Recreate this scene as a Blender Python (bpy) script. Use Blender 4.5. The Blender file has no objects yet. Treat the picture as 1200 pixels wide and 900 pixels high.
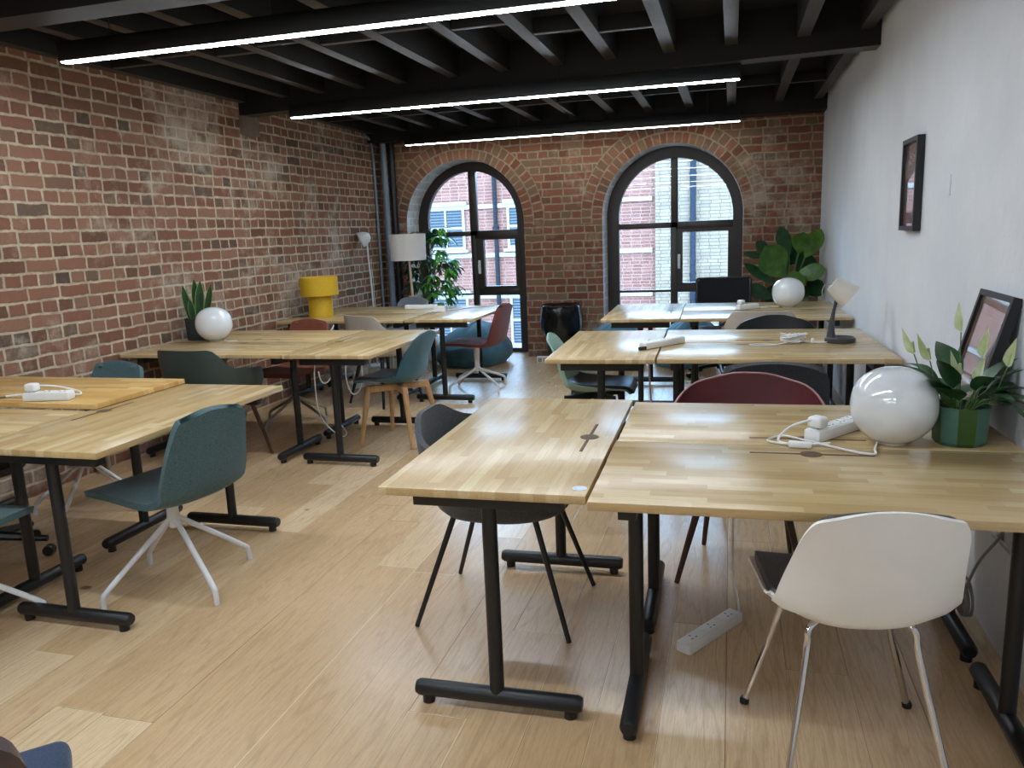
import bpy, bmesh, math, random
from mathutils import Vector, Matrix, noise
R = math.radians
PI = math.pi
COL = bpy.context.scene.collection
random.seed(7)

# ------------------------------------------------------------------ helpers
def lin(h):
    h = h.lstrip('#')
    v = [int(h[i:i + 2], 16) / 255 for i in (0, 2, 4)]
    return tuple(c / 12.92 if c <= .04045 else ((c + .055) / 1.055) ** 2.4 for c in v) + (1,)

class G:
    """small node-graph builder"""
    def __init__(s, name):
        s.mat = bpy.data.materials.new(name); s.mat.use_nodes = True
        s.nt = s.mat.node_tree; s.nt.nodes.clear()
        s.out = s.nt.nodes.new('ShaderNodeOutputMaterial')
    def new(s, t): return s.nt.nodes.new(t)
    def put(s, sock, v):
        if isinstance(v, bpy.types.NodeSocket): s.nt.links.new(v, sock)
        elif v is not None: sock.default_value = v
    def m(s, op, a, b=None, c=None):
        n = s.new('ShaderNodeMath'); n.operation = op
        for i, v in enumerate((a, b, c)): s.put(n.inputs[i], v)
        return n.outputs[0]
    def coord(s, which='Object'):
        return s.new('ShaderNodeTexCoord').outputs[which]
    def sep(s, v):
        n = s.new('ShaderNodeSeparateXYZ'); s.put(n.inputs[0], v); return n.outputs
    def comb(s, x, y, z):
        n = s.new('ShaderNodeCombineXYZ')
        for i, v in enumerate((x, y, z)): s.put(n.inputs[i], v)
        return n.outputs[0]
    def noise(s, vec, scale, detail=3, rough=.55, col=False):
        n = s.new('ShaderNodeTexNoise'); s.put(n.inputs['Vector'], vec)
        n.inputs['Scale'].default_value = scale; n.inputs['Detail'].default_value = detail; n.inputs['Roughness'].default_value = rough
        return n.outputs['Color' if col else 'Fac']
    def white(s, vec):
        n = s.new('ShaderNodeTexWhiteNoise'); n.noise_dimensions = '3D'; s.put(n.inputs['Vector'], vec)
        return n.outputs['Value']
    def ramp(s, f, stops):
        n = s.new('ShaderNodeValToRGB'); s.put(n.inputs[0], f); e = n.color_ramp.elements
        while len(e) < len(stops): e.new(.5)
        for el, (p, c) in zip(e, stops):
            el.position = p; el.color = lin(c) if isinstance(c, str) else c
        return n.outputs[0]
    def mix(s, f, a, b, mode='MIX'):
        n = s.new('ShaderNodeMix'); n.data_type = 'RGBA'; n.blend_type = mode
        s.put(n.inputs[0], f); s.put(n.inputs[6], lin(a) if isinstance(a, str) else a); s.put(n.inputs[7], lin(b) if isinstance(b, str) else b)
        return n.outputs[2]
    def fmix(s, f, a, b):
        n = s.new('ShaderNodeMix'); n.data_type = 'FLOAT'
        s.put(n.inputs[0], f); s.put(n.inputs[2], a); s.put(n.inputs[3], b)
        return n.outputs[0]
    def step(s, v, a, b):
        n = s.new('ShaderNodeMapRange'); n.interpolation_type = 'SMOOTHSTEP'
        s.put(n.inputs[0], v); s.put(n.inputs[1], a); s.put(n.inputs[2], b)
        return n.outputs[0]
    def bump(s, h, strength=.3, dist=.005):
        n = s.new('ShaderNodeBump'); n.inputs['Strength'].default_value = strength; n.inputs['Distance'].default_value = dist
        s.put(n.inputs['Height'], h); return n.outputs[0]
    def pbr(s, color, rough=.5, metal=0, normal=None, spec=.5, coat=0, coat_rough=.05, sss=0, sheen=0, emit=None, estr=0, trans=0):
        p = s.new('ShaderNodeBsdfPrincipled')
        s.put(p.inputs['Base Color'], lin(color) if isinstance(color, str) else color)
        s.put(p.inputs['Roughness'], rough); s.put(p.inputs['Metallic'], metal)
        s.put(p.inputs['Specular IOR Level'], spec)
        p.inputs['Coat Weight'].default_value = coat; p.inputs['Coat Roughness'].default_value = coat_rough
        p.inputs['Subsurface Weight'].default_value = sss
        if sss: p.inputs['Subsurface Radius'].default_value = (.02, .02, .02)
        p.inputs['Sheen Weight'].default_value = sheen
        p.inputs['Transmission Weight'].default_value = trans
        if emit: s.put(p.inputs['Emission Color'], lin(emit) if isinstance(emit, str) else emit); p.inputs['Emission Strength'].default_value = estr
        if normal is not None: s.nt.links.new(normal, p.inputs['Normal'])
        s.nt.links.new(p.outputs[0], s.out.inputs[0])
        return s.mat

def plain(name, color, rough=.5, var=.06, scale=30, bump=0, **kw):
    """one-colour surface with slight procedural mottling"""
    g = G(name); co = g.coord(); n = g.noise(co, scale, 3)
    c = lin(color)
    lo = tuple(x * (1 - var) for x in c[:3]) + (1,); hi = tuple(min(1, x * (1 + var)) for x in c[:3]) + (1,)
    col = g.ramp(n, [(.3, lo), (.7, hi)])
    nb = g.bump(g.noise(co, scale * 8, 2), bump, .002) if bump else None
    return g.pbr(col, rough, normal=nb, **kw)

def fabric(name, color, fleck=None, rough=.9, scale=260):
    g = G(name); co = g.coord(); n = g.noise(co, scale, 2, .7); big = g.noise(co, 9, 2)
    c = lin(color); k = lin(fleck) if fleck else tuple(min(1, x * 1.5 + .004) for x in c[:3]) + (1,)
    d = tuple(x * .6 for x in c[:3]) + (1,)
    col = g.ramp(n, [(.3, d), (.5, c), (.72, k)])
    col = g.mix(g.m('MULTIPLY', big, .25), col, d)
    return g.pbr(col, rough, normal=g.bump(n, .25, .001), sheen=.15, spec=.25)

# ---- mesh building
def smooth(bm, ang=38):
    bm.normal_update()
    for f in bm.faces: f.smooth = True
    for e in bm.edges:
        if len(e.link_faces) == 2:
            e.smooth = e.calc_face_angle(0) < R(ang)
        else: e.smooth = True

def obj(name, bm, mat, parent=None, recalc=True, ang=38, flat=False):
    if recalc: bmesh.ops.recalc_face_normals(bm, faces=bm.faces[:])
    if not flat: smooth(bm, ang)
    me = bpy.data.meshes.new(name); bm.to_mesh(me); bm.free()
    for m in (mat if isinstance(mat, (list, tuple)) else [mat]): me.materials.append(m)
    o = bpy.data.objects.new(name, me); COL.objects.link(o)
    if parent: o.parent = parent
    return o

def thing(name, label, cat, loc=(0, 0, 0), rz=0, group=None):
    o = bpy.data.objects.new(name, None); COL.objects.link(o)
    o.empty_display_size = .1
    o.location = loc; o.rotation_euler = (0, 0, rz)
    return tag(o, label, cat, group)

def tag(o, label, cat, group=None):
    o['label'] = label; o['category'] = cat
    if group: o['group'] = group
    return o

def struct(name, bm, mat, parent=None, **k):
    o = obj(name, bm, mat, parent, **k)
    if not parent: o['kind'] = 'structure'
    return o

def dup(root, loc, rz, label, group=None):
    """copy of a thing with its parts and sub-parts"""
    r = root.copy(); COL.objects.link(r); r.location = loc; r.rotation_euler = (0, 0, rz); r['label'] = label
    if group: r['group'] = group
    for ch in list(root.children):
        c = ch.copy(); COL.objects.link(c); c.parent = r
        for g in ch.children:
            d = g.copy(); COL.objects.link(d); d.parent = c
    return r

B = bmesh.new

def box(bm, c, s, bevel=0, rot=None, seg=2, mat=0):
    M = Matrix.Translation(c) @ (rot.to_4x4() if rot else Matrix()) @ Matrix.Diagonal((s[0], s[1], s[2], 1))
    r = bmesh.ops.create_cube(bm, size=1, matrix=M)
    vs = r['verts']; fs = {f for v in vs for f in v.link_faces}
    for f in fs: f.material_index = mat
    if bevel:
        es = list({e for v in vs for e in v.link_edges})
        bmesh.ops.bevel(bm, geom=es, offset=bevel, segments=seg, profile=.5, affect='EDGES', material=-1)
    return bm

def frames(pts, closed=False):
    pts = [Vector(p) for p in pts]; n = len(pts); T = []
    for i in range(n):
        a = pts[(i - 1) % n] if (closed or i > 0) else pts[i]
        b = pts[(i + 1) % n] if (closed or i < n - 1) else pts[i]
        T.append((b - a).normalized())
    up = Vector((0, 0, 1)) if abs(T[0].z) < .9 else Vector((1, 0, 0))
    N = [(up - T[0] * up.dot(T[0])).normalized()]
    for i in range(1, n):
        v = N[-1] - T[i] * N[-1].dot(T[i]); N.append(v.normalized() if v.length > 1e-6 else N[-1])
    return pts, T, N

def tube(bm, pts, r, seg=10, closed=False, cap=True, flat=1.0, mat=0):
    """round (or flattened) tube along a path; r is a radius or one per point"""
    pts, T, N = frames(pts, closed); rings = []
    for i, p in enumerate(pts):
        rr = r[i] if isinstance(r, (list, tuple)) else r
        b = T[i].cross(N[i])
        rings.append([bm.verts.new(p + (N[i] * math.cos(a) + b * math.sin(a) * flat) * rr) for a in [2 * PI * k / seg for k in range(seg)]])
    n = len(rings)
    for i in range(n if closed else n - 1):
        A, C = rings[i], rings[(i + 1) % n]
        for k in range(seg):
            f = bm.faces.new((A[k], A[(k + 1) % seg], C[(k + 1) % seg], C[k])); f.material_index = mat
    if cap and not closed:
        bm.faces.new(rings[0][::-1]).material_index = mat; bm.faces.new(rings[-1]).material_index = mat
    return bm

def curve(pts, n=8):
    """Catmull-Rom through points"""
    P = [Vector(p) for p in pts]; P = [P[0] * 2 - P[1]] + P + [P[-1] * 2 - P[-2]]; out = []
    for i in range(1, len(P) - 2):
        a, b, c, d = P[i - 1:i + 3]
        for k in range(n):
            t = k / n
            out.append(.5 * ((2 * b) + (c - a) * t + (2 * a - 5 * b + 4 * c - d) * t * t + (3 * b - a - 3 * c + d) * t ** 3))
    out.append(P[-2]); return out

def lathe(bm, prof, seg=32, c=(0, 0, 0), cap=True, fn=None, mat=0):
    rings = []
    for r, z in prof:
        rings.append([bm.verts.new(Vector(c) + (fn(r, z, 2 * PI * k / seg) if fn else Vector((r * math.cos(2 * PI * k / seg), r * math.sin(2 * PI * k / seg), z)))) for k in range(seg)])
    for A, C in zip(rings, rings[1:]):
        for k in range(seg):
            f = bm.faces.new((A[k], A[(k + 1) % seg], C[(k + 1) % seg], C[k])); f.material_index = mat
    if cap:
        bm.faces.new(rings[0][::-1]).material_index = mat; bm.faces.new(rings[-1]).material_index = mat
    return bm

def prism(bm, poly, z0, z1, axis='z', mat=0):
    """extrude a 2-D polygon; axis gives the extrusion direction"""
    def P(a, b, h):
        return {'z': (a, b, h), 'y': (a, h, b), 'x': (h, a, b)}[axis]
    lo = [bm.verts.new(P(a, b, z0)) for a, b in poly]; hi = [bm.verts.new(P(a, b, z1)) for a, b in poly]
    n = len(poly)
    fs = [bm.faces.new(lo), bm.faces.new(hi)] + [bm.faces.new((lo[i], lo[(i + 1) % n], hi[(i + 1) % n], hi[i])) for i in range(n)]
    for f in fs: f.material_index = mat
    return bm

def strip_solid(bm, outer, inner, y0, y1, axis='y', closed=False, mat=0):
    """solid band between two polylines of equal length"""
    def P(a, b, h): return {'y': (a, h, b), 'x': (h, a, b), 'z': (a, b, h)}[axis]
    ring = []
    for (a, b), (c, d) in zip(outer, inner):
        ring.append([bm.verts.new(P(a, b, y0)), bm.verts.new(P(a, b, y1)), bm.verts.new(P(c, d, y1)), bm.verts.new(P(c, d, y0))])
    n = len(ring)
    for i in range(n if closed else n - 1):
        A, C = ring[i], ring[(i + 1) % n]
        for k in range(4):
            bm.faces.new((A[k], A[(k + 1) % 4], C[(k + 1) % 4], C[k])).material_index = mat
    if not closed:
        bm.faces.new(ring[0]); bm.faces.new(ring[-1][::-1])
    return bm

def grid_solid(bm, P, t, closed_u=False, mat=0):
    """P[i][j] points of a surface; gives it thickness t along its normals"""
    ni, nj = len(P), len(P[0]); Nn = []
    for i in range(ni):
        row = []
        for j in range(nj):
            du = P[min(i + 1, ni - 1)][j] - P[max(i - 1, 0)][j]
            dv = (P[i][(j + 1) % nj] - P[i][(j - 1) % nj]) if closed_u else (P[i][min(j + 1, nj - 1)] - P[i][max(j - 1, 0)])
            n = du.cross(dv); row.append(n.normalized() if n.length > 1e-9 else (row[-1] if row else Vector((0, 0, 1))))
        Nn.append(row)
    a = [[bm.verts.new(P[i][j]) for j in range(nj)] for i in range(ni)]
    b = [[bm.verts.new(P[i][j] - Nn[i][j] * t) for j in range(nj)] for i in range(ni)]
    J = nj if closed_u else nj - 1
    for i in range(ni - 1):
        for j in range(J):
            k = (j + 1) % nj
            bm.faces.new((a[i][j], a[i][k], a[i + 1][k], a[i + 1][j])).material_index = mat
            bm.faces.new((b[i][j], b[i + 1][j], b[i + 1][k], b[i][k])).material_index = mat
    for j in range(J):
        k = (j + 1) % nj
        for i, fl in ((0, 0), (ni - 1, 1)):
            if closed_u and i == 0 and (P[0][0] - P[0][1]).length < 1e-6: continue
            bm.faces.new((a[i][j], b[i][j], b[i][k], a[i][k])).material_index = mat
    if not closed_u:
        for i in range(ni - 1):
            for j in (0, nj - 1):
                bm.faces.new((a[i][j], a[i + 1][j], b[i + 1][j], b[i][j])).material_index = mat
    return bm

def sphere(bm, c, r, sc=(1, 1, 1), seg=32, rings=20):
    M = Matrix.Translation(c) @ Matrix.Diagonal((sc[0], sc[1], sc[2], 1))
    bmesh.ops.create_uvsphere(bm, u_segments=seg, v_segments=rings, radius=r, matrix=M); return bm

def leaf(bm, base, direc, length, width, bend=.4, fold=.25, up=(0, 0, 1), n=8, shape=None, wave=0, mat=0):
    """one leaf blade: grows from base along direc, droops by bend, folded along the midrib"""
    d = Vector(direc).normalized(); upv = Vector(up); side = d.cross(upv)
    if side.length < 1e-3: side = d.cross(Vector((1, 0, 0)))
    side.normalize(); nrm = side.cross(d).normalized()
    p = Vector(base); rows = []
    for i in range(n + 1):
        t = i / n
        w = width * .5 * (shape(t) if shape else math.sin(PI * min(1, t ** .8)) ** .8)
        w = max(w, .0006)
        wv = wave * math.sin(t * 9) * w
        L = p - side * w + nrm * (w * fold + wv); Rr = p + side * w + nrm * (w * fold - wv)
        rows.append((bm.verts.new(L), bm.verts.new(p), bm.verts.new(Rr)))
        a = bend / n
        d2 = (d * math.cos(a) - nrm * math.sin(a)).normalized(); nrm = (nrm * math.cos(a) + d * math.sin(a)).normalized(); d = d2
        p = p + d * (length / n)
    for A, C in zip(rows, rows[1:]):
        bm.faces.new((A[0], A[1], C[1], C[0])).material_index = mat
        bm.faces.new((A[1], A[2], C[2], C[1])).material_index = mat
    return bm

def sstep(x, a, b):
    t = max(0, min(1, (x - a) / (b - a))); return t * t * (3 - 2 * t)

# ------------------------------------------------------------------ materials
ARCHES = [(-2.955, 1.545, .705), (-.627, 1.535, .74)]

def brick_mat(name, arches=False, stops=None, mortar=('#c6b59c', '#a08d76'), white=.5, rowh=.0815, wa=.232, wb=.118, joint=.0085, spec=.3, distort=1.0, bump=.6):
    g = G(name); co = g.coord()
    n1 = g.sep(g.noise(co, 7, 2, col=True)); n2 = g.sep(g.noise(co, 45, 2, col=True))
    x, y, z = g.sep(co)
    u0 = g.m('ADD', x, y); v0 = z
    dj = lambda i: g.m('ADD', g.m('MULTIPLY', g.m('SUBTRACT', n1[i], .5), .022 * distort), g.m('MULTIPLY', g.m('SUBTRACT', n2[i], .5), .010 * distort))
    u = g.m('ADD', u0, dj(0)); v = g.m('ADD', v0, dj(1))
    rh, a_, b_ = rowh, wa, wb
    ringid = 0.0
    if arches:
        for k, (cx, zs, hw) in enumerate(ARCHES):
            dx = g.m('SUBTRACT', x, cx); dz = g.m('SUBTRACT', z, zs)
            r = g.m('SQRT', g.m('ADD', g.m('MULTIPLY', dx, dx), g.m('MULTIPLY', dz, dz)))
            ang = g.m('ARCTAN2', dz, dx)
            rj = g.m('ADD', r, g.m('MULTIPLY', g.m('SUBTRACT', n1[2], .5), .02))
            ins = g.m('MULTIPLY', g.m('LESS_THAN', rj, hw + .238), g.m('GREATER_THAN', dz, -.05))
            ur = g.m('ADD', g.m('MULTIPLY', ang, hw + .115), dj(0)); vr = g.m('ADD', g.m('SUBTRACT', r, hw - .004), dj(1))
            u = g.fmix(ins, u, ur); v = g.fmix(ins, v, vr)
            rh = g.fmix(ins, rh, .119); a_ = g.fmix(ins, a_, .083); b_ = g.fmix(ins, b_, .083)
    rr = g.m('DIVIDE', v, rh); row = g.m('FLOOR', rr); fv = g.m('FRACT', rr)
    par = g.m('FLOORED_MODULO', row, 2.0)
    w = g.fmix(par, a_, b_)
    off = g.m('ADD', g.m('MULTIPLY', par, .03), g.m('MULTIPLY', g.white(g.comb(row, 3.3, 1.7)), .05))
    cc = g.m('DIVIDE', g.m('ADD', u, off), w); colm = g.m('FLOOR', cc); fu = g.m('FRACT', cc)
    du = g.m('MULTIPLY', g.m('MINIMUM', fu, g.m('SUBTRACT', 1.0, fu)), w)
    dv = g.m('MULTIPLY', g.m('MINIMUM', fv, g.m('SUBTRACT', 1.0, fv)), rh)
    d = g.m('SMOOTH_MIN', du, dv, .006)
    fine = g.noise(co, 160, 3)
    d = g.m('ADD', d, g.m('MULTIPLY', g.m('SUBTRACT', fine, .5), .004 * distort))
    mask = g.step(d, joint - .0035, joint + .0025)
    rnd = g.white(g.comb(row, colm, par)); rnd2 = g.white(g.comb(colm, row, 9.1))
    bc = g.ramp(rnd, stops)
    tex = g.noise(co, 28, 4, .65)
    bc = g.mix(g.m('MULTIPLY', g.step(tex, .45, .75), .5), bc, g.mix(rnd2, '#6e5648', '#9a6d55'))
    bc = g.mix(g.m('MULTIPLY', g.step(fine, .3, .75), .25), bc, '#5a4034')
    mc = g.ramp(g.noise(co, 14, 3), [(.3, mortar[1]), (.7, mortar[0])])
    col = g.mix(mask, mc, bc)
    if white:
        big = g.noise(co, 1.1, 3, .6); med = g.noise(co, 9, 4, .7)
        wm = g.m('MULTIPLY', g.step(g.m('ADD', big, g.m('MULTIPLY', med, .55)), .78, 1.02), white)
        col = g.mix(wm, col, '#c9bcaa')
    h = g.m('ADD', g.m('MULTIPLY', mask, 1.0), g.m('MULTIPLY', g.m('ADD', tex, fine), .25))
    return g.pbr(col, .88, normal=g.bump(h, bump, .008), spec=spec)

M = {}
M['brick_side'] = brick_mat('weathered_red_brick', stops=[(0, '#664838'), (.2, '#7d5642'), (.42, '#875c48'), (.66, '#936c56'), (.85, '#836350'), (.96, '#695849'), (1, '#56483e')], white=.6)
M['brick_back'] = brick_mat('ochre_red_brick', arches=True, stops=[(0, '#704636'), (.3, '#875340'), (.5, '#8d5d48'), (.68, '#84654e'), (.82, '#7b634f'), (.95, '#804e3a'), (1, '#67564a')], mortar=('#a3937c', '#857562'), white=.5)
M['whitewash'] = brick_mat('whitewashed_brick', stops=[(0, '#b9b2b0'), (.5, '#c6c0bf'), (1, '#d2cdcc')], mortar=('#d8d4d2', '#c8c2c0'), white=.3)
M['brick_street'] = brick_mat('street_red_brick', stops=[(0, '#552b22'), (.5, '#5e332a'), (1, '#673c33')], mortar=('#7c5e52', '#705448'), white=0, rowh=.078, wa=.225, wb=.225, joint=.0075, distort=.3, bump=.2)
M['brick_pale'] = brick_mat('pale_street_brick', stops=[(0, '#625242'), (.5, '#695848'), (1, '#70604f')], mortar=('#362e26', '#302922'), white=0, rowh=.078, wa=.225, wb=.225, joint=.006, distort=.3, bump=.2)

def plaster():
    g = G('white_plaster'); co = g.coord()
    a = g.noise(co, 1.6, 4, .6); b = g.noise(co, 22, 4, .7)
    col = g.ramp(a, [(.3, '#d6d9dd'), (.7, '#e3e5e8')])
    col = g.mix(g.m('MULTIPLY', g.step(b, .62, .8), .35), col, '#c3c4c7')
    return g.pbr(col, .6, normal=g.bump(g.m('ADD', b, g.m('MULTIPLY', a, 2)), .35, .008), spec=.35)
M['plaster'] = plaster()

def planks():
    g = G('oak_floor_planks'); co = g.coord(); x, y, z = g.sep(co)
    W = .188
    cx = g.m('DIVIDE', x, W); col = g.m('FLOOR', cx); fx = g.m('FRACT', cx)
    off = g.m('MULTIPLY', g.white(g.comb(col, 1.5, .5)), 2.0)
    cy = g.m('DIVIDE', g.m('ADD', y, off), 1.95); row = g.m('FLOOR', cy); fy = g.m('FRACT', cy)
    rnd = g.white(g.comb(col, row, 2.0)); rnd2 = g.white(g.comb(row, col, 5.0))
    sv = g.comb(g.m('ADD', g.m('MULTIPLY', x, 1.0), g.m('MULTIPLY', rnd, 31.0)), g.m('ADD', g.m('MULTIPLY', y, .09), g.m('MULTIPLY', rnd2, 17.0)), rnd)
    warp = g.noise(sv, 5, 3, .6)
    ring = g.m('FRACT', g.m('MULTIPLY', warp, 13.0)); ring = g.m('ABSOLUTE', g.m('SUBTRACT', ring, .5))
    fine = g.noise(g.comb(g.m('MULTIPLY', x, 1.0), g.m('MULTIPLY', y, .04), rnd), 190, 3, .7)
    pores = g.noise(g.comb(x, g.m('MULTIPLY', y, .09), rnd2), 330, 2, .6)
    base = g.ramp(rnd, [(0, '#bd9c74'), (.35, '#c8a880'), (.7, '#d0b28b'), (1, '#dabf9a')])
    c = g.mix(g.m('MULTIPLY', g.step(ring, .32, .5), .24), base, '#94704a')
    c = g.mix(g.m('MULTIPLY', g.step(fine, .40, .74), .42), c, '#8d6a46')
    c = g.mix(g.m('MULTIPLY', g.step(pores, .62, .74), .25), c, '#6d5238')
    kn = g.noise(g.comb(x, g.m('MULTIPLY', y, .7), 3.0), 7.5, 0)
    c = g.mix(g.m('MULTIPLY', g.step(kn, .87, .89), .7), c, '#4c3828')
    dx = g.m('MULTIPLY', g.m('MINIMUM', fx, g.m('SUBTRACT', 1.0, fx)), W); dy = g.m('MULTIPLY', g.m('MINIMUM', fy, g.m('SUBTRACT', 1.0, fy)), 1.95)
    gap = g.step(g.m('MINIMUM', dx, dy), .0006, .0026)
    edge = g.mix(g.m('GREATER_THAN', rnd2, .6), '#7c5f40', '#e0c9a4')
    c = g.mix(g.m('MULTIPLY', g.m('SUBTRACT', 1.0, gap), .8), c, edge)
    h = g.m('ADD', gap, g.m('MULTIPLY', fine, .12))
    return g.pbr(c, g.fmix(fine, .2, .32), normal=g.bump(h, .2, .003), spec=.5)
M['floor'] = planks()

def butcher(name, tones):
    g = G(name); co = g.coord(); x, y, z = g.sep(co)
    inf = g.new('ShaderNodeObjectInfo').outputs['Random']
    W = .036
    cy = g.m('DIVIDE', g.m('ADD', y, g.m('MULTIPLY', inf, 3.7)), W); row = g.m('FLOOR', cy); fy = g.m('FRACT', cy)
    off = g.m('MULTIPLY', g.white(g.comb(row, inf, .5)), 3.0)
    cx = g.m('DIVIDE', g.m('ADD', x, off), .27); col = g.m('FLOOR', cx)
    rnd = g.white(g.comb(col, row, inf))
    base = g.ramp(rnd, [(0, tones[0]), (.4, tones[1]), (.75, tones[2]), (1, tones[3])])
    gr = g.noise(g.comb(g.m('ADD', g.m('MULTIPLY', x, .05), rnd), g.m('ADD', y, rnd), g.m('ADD', z, inf)), 130, 3, .6)
    c = g.mix(g.m('MULTIPLY', g.step(gr, .4, .75), .3), base, tones[4])
    fl = g.noise(g.comb(g.m('MULTIPLY', x, .12), y, rnd), 260, 2)
    c = g.mix(g.m('MULTIPLY', g.step(fl, .6, .72), .18), c, tones[4])
    return g.pbr(c, .25, spec=.5)
M['desk'] = butcher('rubberwood_block', ['#b49668', '#bda172', '#c3a97b', '#cdb68d', '#98784c'])
M['desk_yellow'] = butcher('yellowed_wood_block', ['#bd9252', '#c99f5e', '#d2aa6a', '#d9b678', '#a67a40'])
M['black_metal'] = plain('black_powder_coat', '#141517', .42, .1, 60, .05)
M['black_plastic'] = plain('black_plastic', '#0f1012', .38, .1, 40)
M['black_mesh'] = fabric('black_chair_mesh', '#14171d', '#23272f', .8)
M['slot_wood'] = plain('dark_slot', '#5b4026', .7)
M['white_plastic'] = plain('white_plastic', '#e6e6e4', .35, .02, 20)
M['white_shell'] = plain('white_shell_plastic', '#f0eee9', .42, .02, 12)
M['white_metal'] = plain('white_coated_metal', '#dcdcdc', .4, .03, 30)
M['alu'] = plain('brushed_aluminium', '#b5b2ae', .32, .05, 80, metal=.9)
M['chrome'] = plain('polished_chrome', '#d9dadc', .08, .01, 10, metal=1)
M['opal'] = plain('opal_glass', '#dee1e2', .02, .01, 4, coat=1, coat_rough=.01, sss=.2)
M['teal_fabric'] = fabric('teal_wool', '#496366', '#5f797b')
M['teal_dark'] = fabric('shaded_teal_wool', '#3c504f', '#526967')
M['grey_fabric'] = fabric('charcoal_wool', '#46474a', '#6a6b6e')
M['darkgrey_fabric'] = fabric('dark_charcoal_wool', '#35363a', '#4e4f53')
M['bluegrey_fabric'] = fabric('blue_grey_wool', '#8b939d', '#a4abb4')
M['brown_pad'] = fabric('brown_grey_pad', '#5c5450', '#716863')
M['black_pad'] = plain('black_seat_pad', '#1c2026', .5, .1, 30)
M['burgundy'] = plain('burgundy_seat_leather', '#5c2227', .5, .1, 14, .03)
M['burgundy_rim'] = plain('pale_burgundy_rim', '#a87a78', .5)
M['redbrown'] = fabric('red_brown_wool', '#6f332a', '#82443a')
M['rust'] = fabric('rust_wool', '#7c412e', '#90523e')
M['teal_shell'] = plain('teal_shell_plastic', '#2f6072', .38, .04, 10)
M['mint_shell'] = plain('mint_shell_plastic', '#8fb0a2', .42, .03, 10)
M['darkgreen_shell'] = plain('dark_green_shell_plastic', '#39443f', .42, .06, 10)
M['cream_shell'] = plain('cream_shell_plastic', '#b9aea0', .42, .03, 10)
M['charcoal_shell'] = plain('black_shell_plastic', '#191c21', .4, .05, 10)

def wood(name, a, b, rough=.45):
    g = G(name); co = g.coord(); x, y, z = g.sep(co)
    n = g.noise(g.comb(x, y, g.m('MULTIPLY', z, .1)), 90, 3, .6)
    return g.pbr(g.ramp(n, [(.3, a), (.7, b)]), rough, normal=g.bump(n, .08, .001))
M['oak'] = wood('light_oak', '#b08458', '#caa274')
M['walnut'] = wood('dark_walnut', '#3a2518', '#573a26')
M['pale_wood'] = wood('pale_ash', '#c2a78a', '#d8c3a8')
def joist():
    g = G('brown_grey_timber'); co = g.coord(); x, y, z = g.sep(co)
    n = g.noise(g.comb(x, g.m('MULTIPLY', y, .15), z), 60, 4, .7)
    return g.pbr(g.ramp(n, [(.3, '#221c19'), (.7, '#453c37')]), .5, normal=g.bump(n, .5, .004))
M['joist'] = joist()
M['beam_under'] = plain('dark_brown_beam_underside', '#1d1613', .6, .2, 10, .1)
M['joist_side'] = plain('black_timber', '#0a0807', .8, .2, 20)  # near-black joist sides; the undersides use the lighter brown-grey timber
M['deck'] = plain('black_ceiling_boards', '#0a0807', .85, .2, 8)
M['beam'] = plain('black_steel_beam', '#0c0908', .7, .2, 8, .1)
M['window_frame'] = plain('dark_brown_window_frame', '#2b211d', .4, .1, 30)
M['led'] = G('led_diffuser').pbr('#ffffff', .5, emit=(.82, .91, 1.0, 1), estr=96)
M['led_dim'] = G('led_diffuser_dim').pbr('#ffffff', .5, emit=(.9, .93, .88, 1), estr=22)
M['pipe_blue'] = plain('blue_grey_pipe', '#7d8c9c', .45, .1, 12)
M['street_white'] = plain('street_white_paint', '#786e64', .5, .03, 5)
M['street_glass'] = plain('street_window_glass', '#12161c', .2, .15, 2)
M['street_blind'] = plain('street_blind', '#191e26', .6, spec=.2)
M['blue_pipe_out'] = plain('blue_drainpipe', '#10151f', .8, spec=.2)
M['dark_pipe_out'] = plain('dark_drainpipe', '#0d0f13', .8, spec=.2)
M['pavement'] = plain('asphalt', '#55524e', .9, .1, 4)
def glass():
    g = G('window_glass')
    t = g.new('ShaderNodeBsdfTransparent'); t.inputs[0].default_value = (.93, .96, .97, 1)
    s = g.new('ShaderNodeBsdfGlossy'); s.inputs['Roughness'].default_value = .01
    f = g.new('ShaderNodeFresnel'); f.inputs[0].default_value = 1.45
    mx = g.new('ShaderNodeMixShader')
    g.nt.links.new(f.outputs[0], mx.inputs[0]); g.nt.links.new(t.outputs[0], mx.inputs[1]); g.nt.links.new(s.outputs[0], mx.inputs[2])
    g.nt.links.new(mx.outputs[0], g.out.inputs[0]); return g.mat
M['glass'] = glass()
M['yellow'] = plain('mustard_fabric_shade', '#c9a21e', .7, .06, 60, .05)
M['linen'] = plain('white_linen_shade', '#e0dedb', .8, .02, 80, .05, sss=.2)
M['bag'] = plain('black_bin_bag', '#0c0d10', .22, .1, 14)
def bean():
    g = G('teal_canvas'); co = g.coord(); n = g.noise(co, 220, 2); b = g.noise(co, 5, 3)
    c = g.ramp(b, [(.3, '#38627a'), (.7, '#4a7d96')])
    return g.pbr(c, .75, normal=g.bump(n, .2, .001), sheen=.2)
M['bean'] = bean()
def leafmat(name, a, b, vein, rough=.35):
    g = G(name); co = g.coord(); n = g.noise(co, 14, 3); k = g.noise(co, 60, 2)
    c = g.ramp(n, [(.3, a), (.7, b)]); c = g.mix(g.m('MULTIPLY', g.step(k, .6, .75), .4), c, vein)
    return g.pbr(c, rough, spec=.5, sss=.05)
M['leaf_dark'] = leafmat('dark_leaf', '#17371c', '#25512a', '#3c6a3a')
M['leaf_bright'] = leafmat('bright_leaf', '#3a7f2e', '#62b046', '#8ccb5e')
M['leaf_fig'] = leafmat('broad_leaf', '#35591f', '#527b30', '#6c9048', .4)
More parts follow.
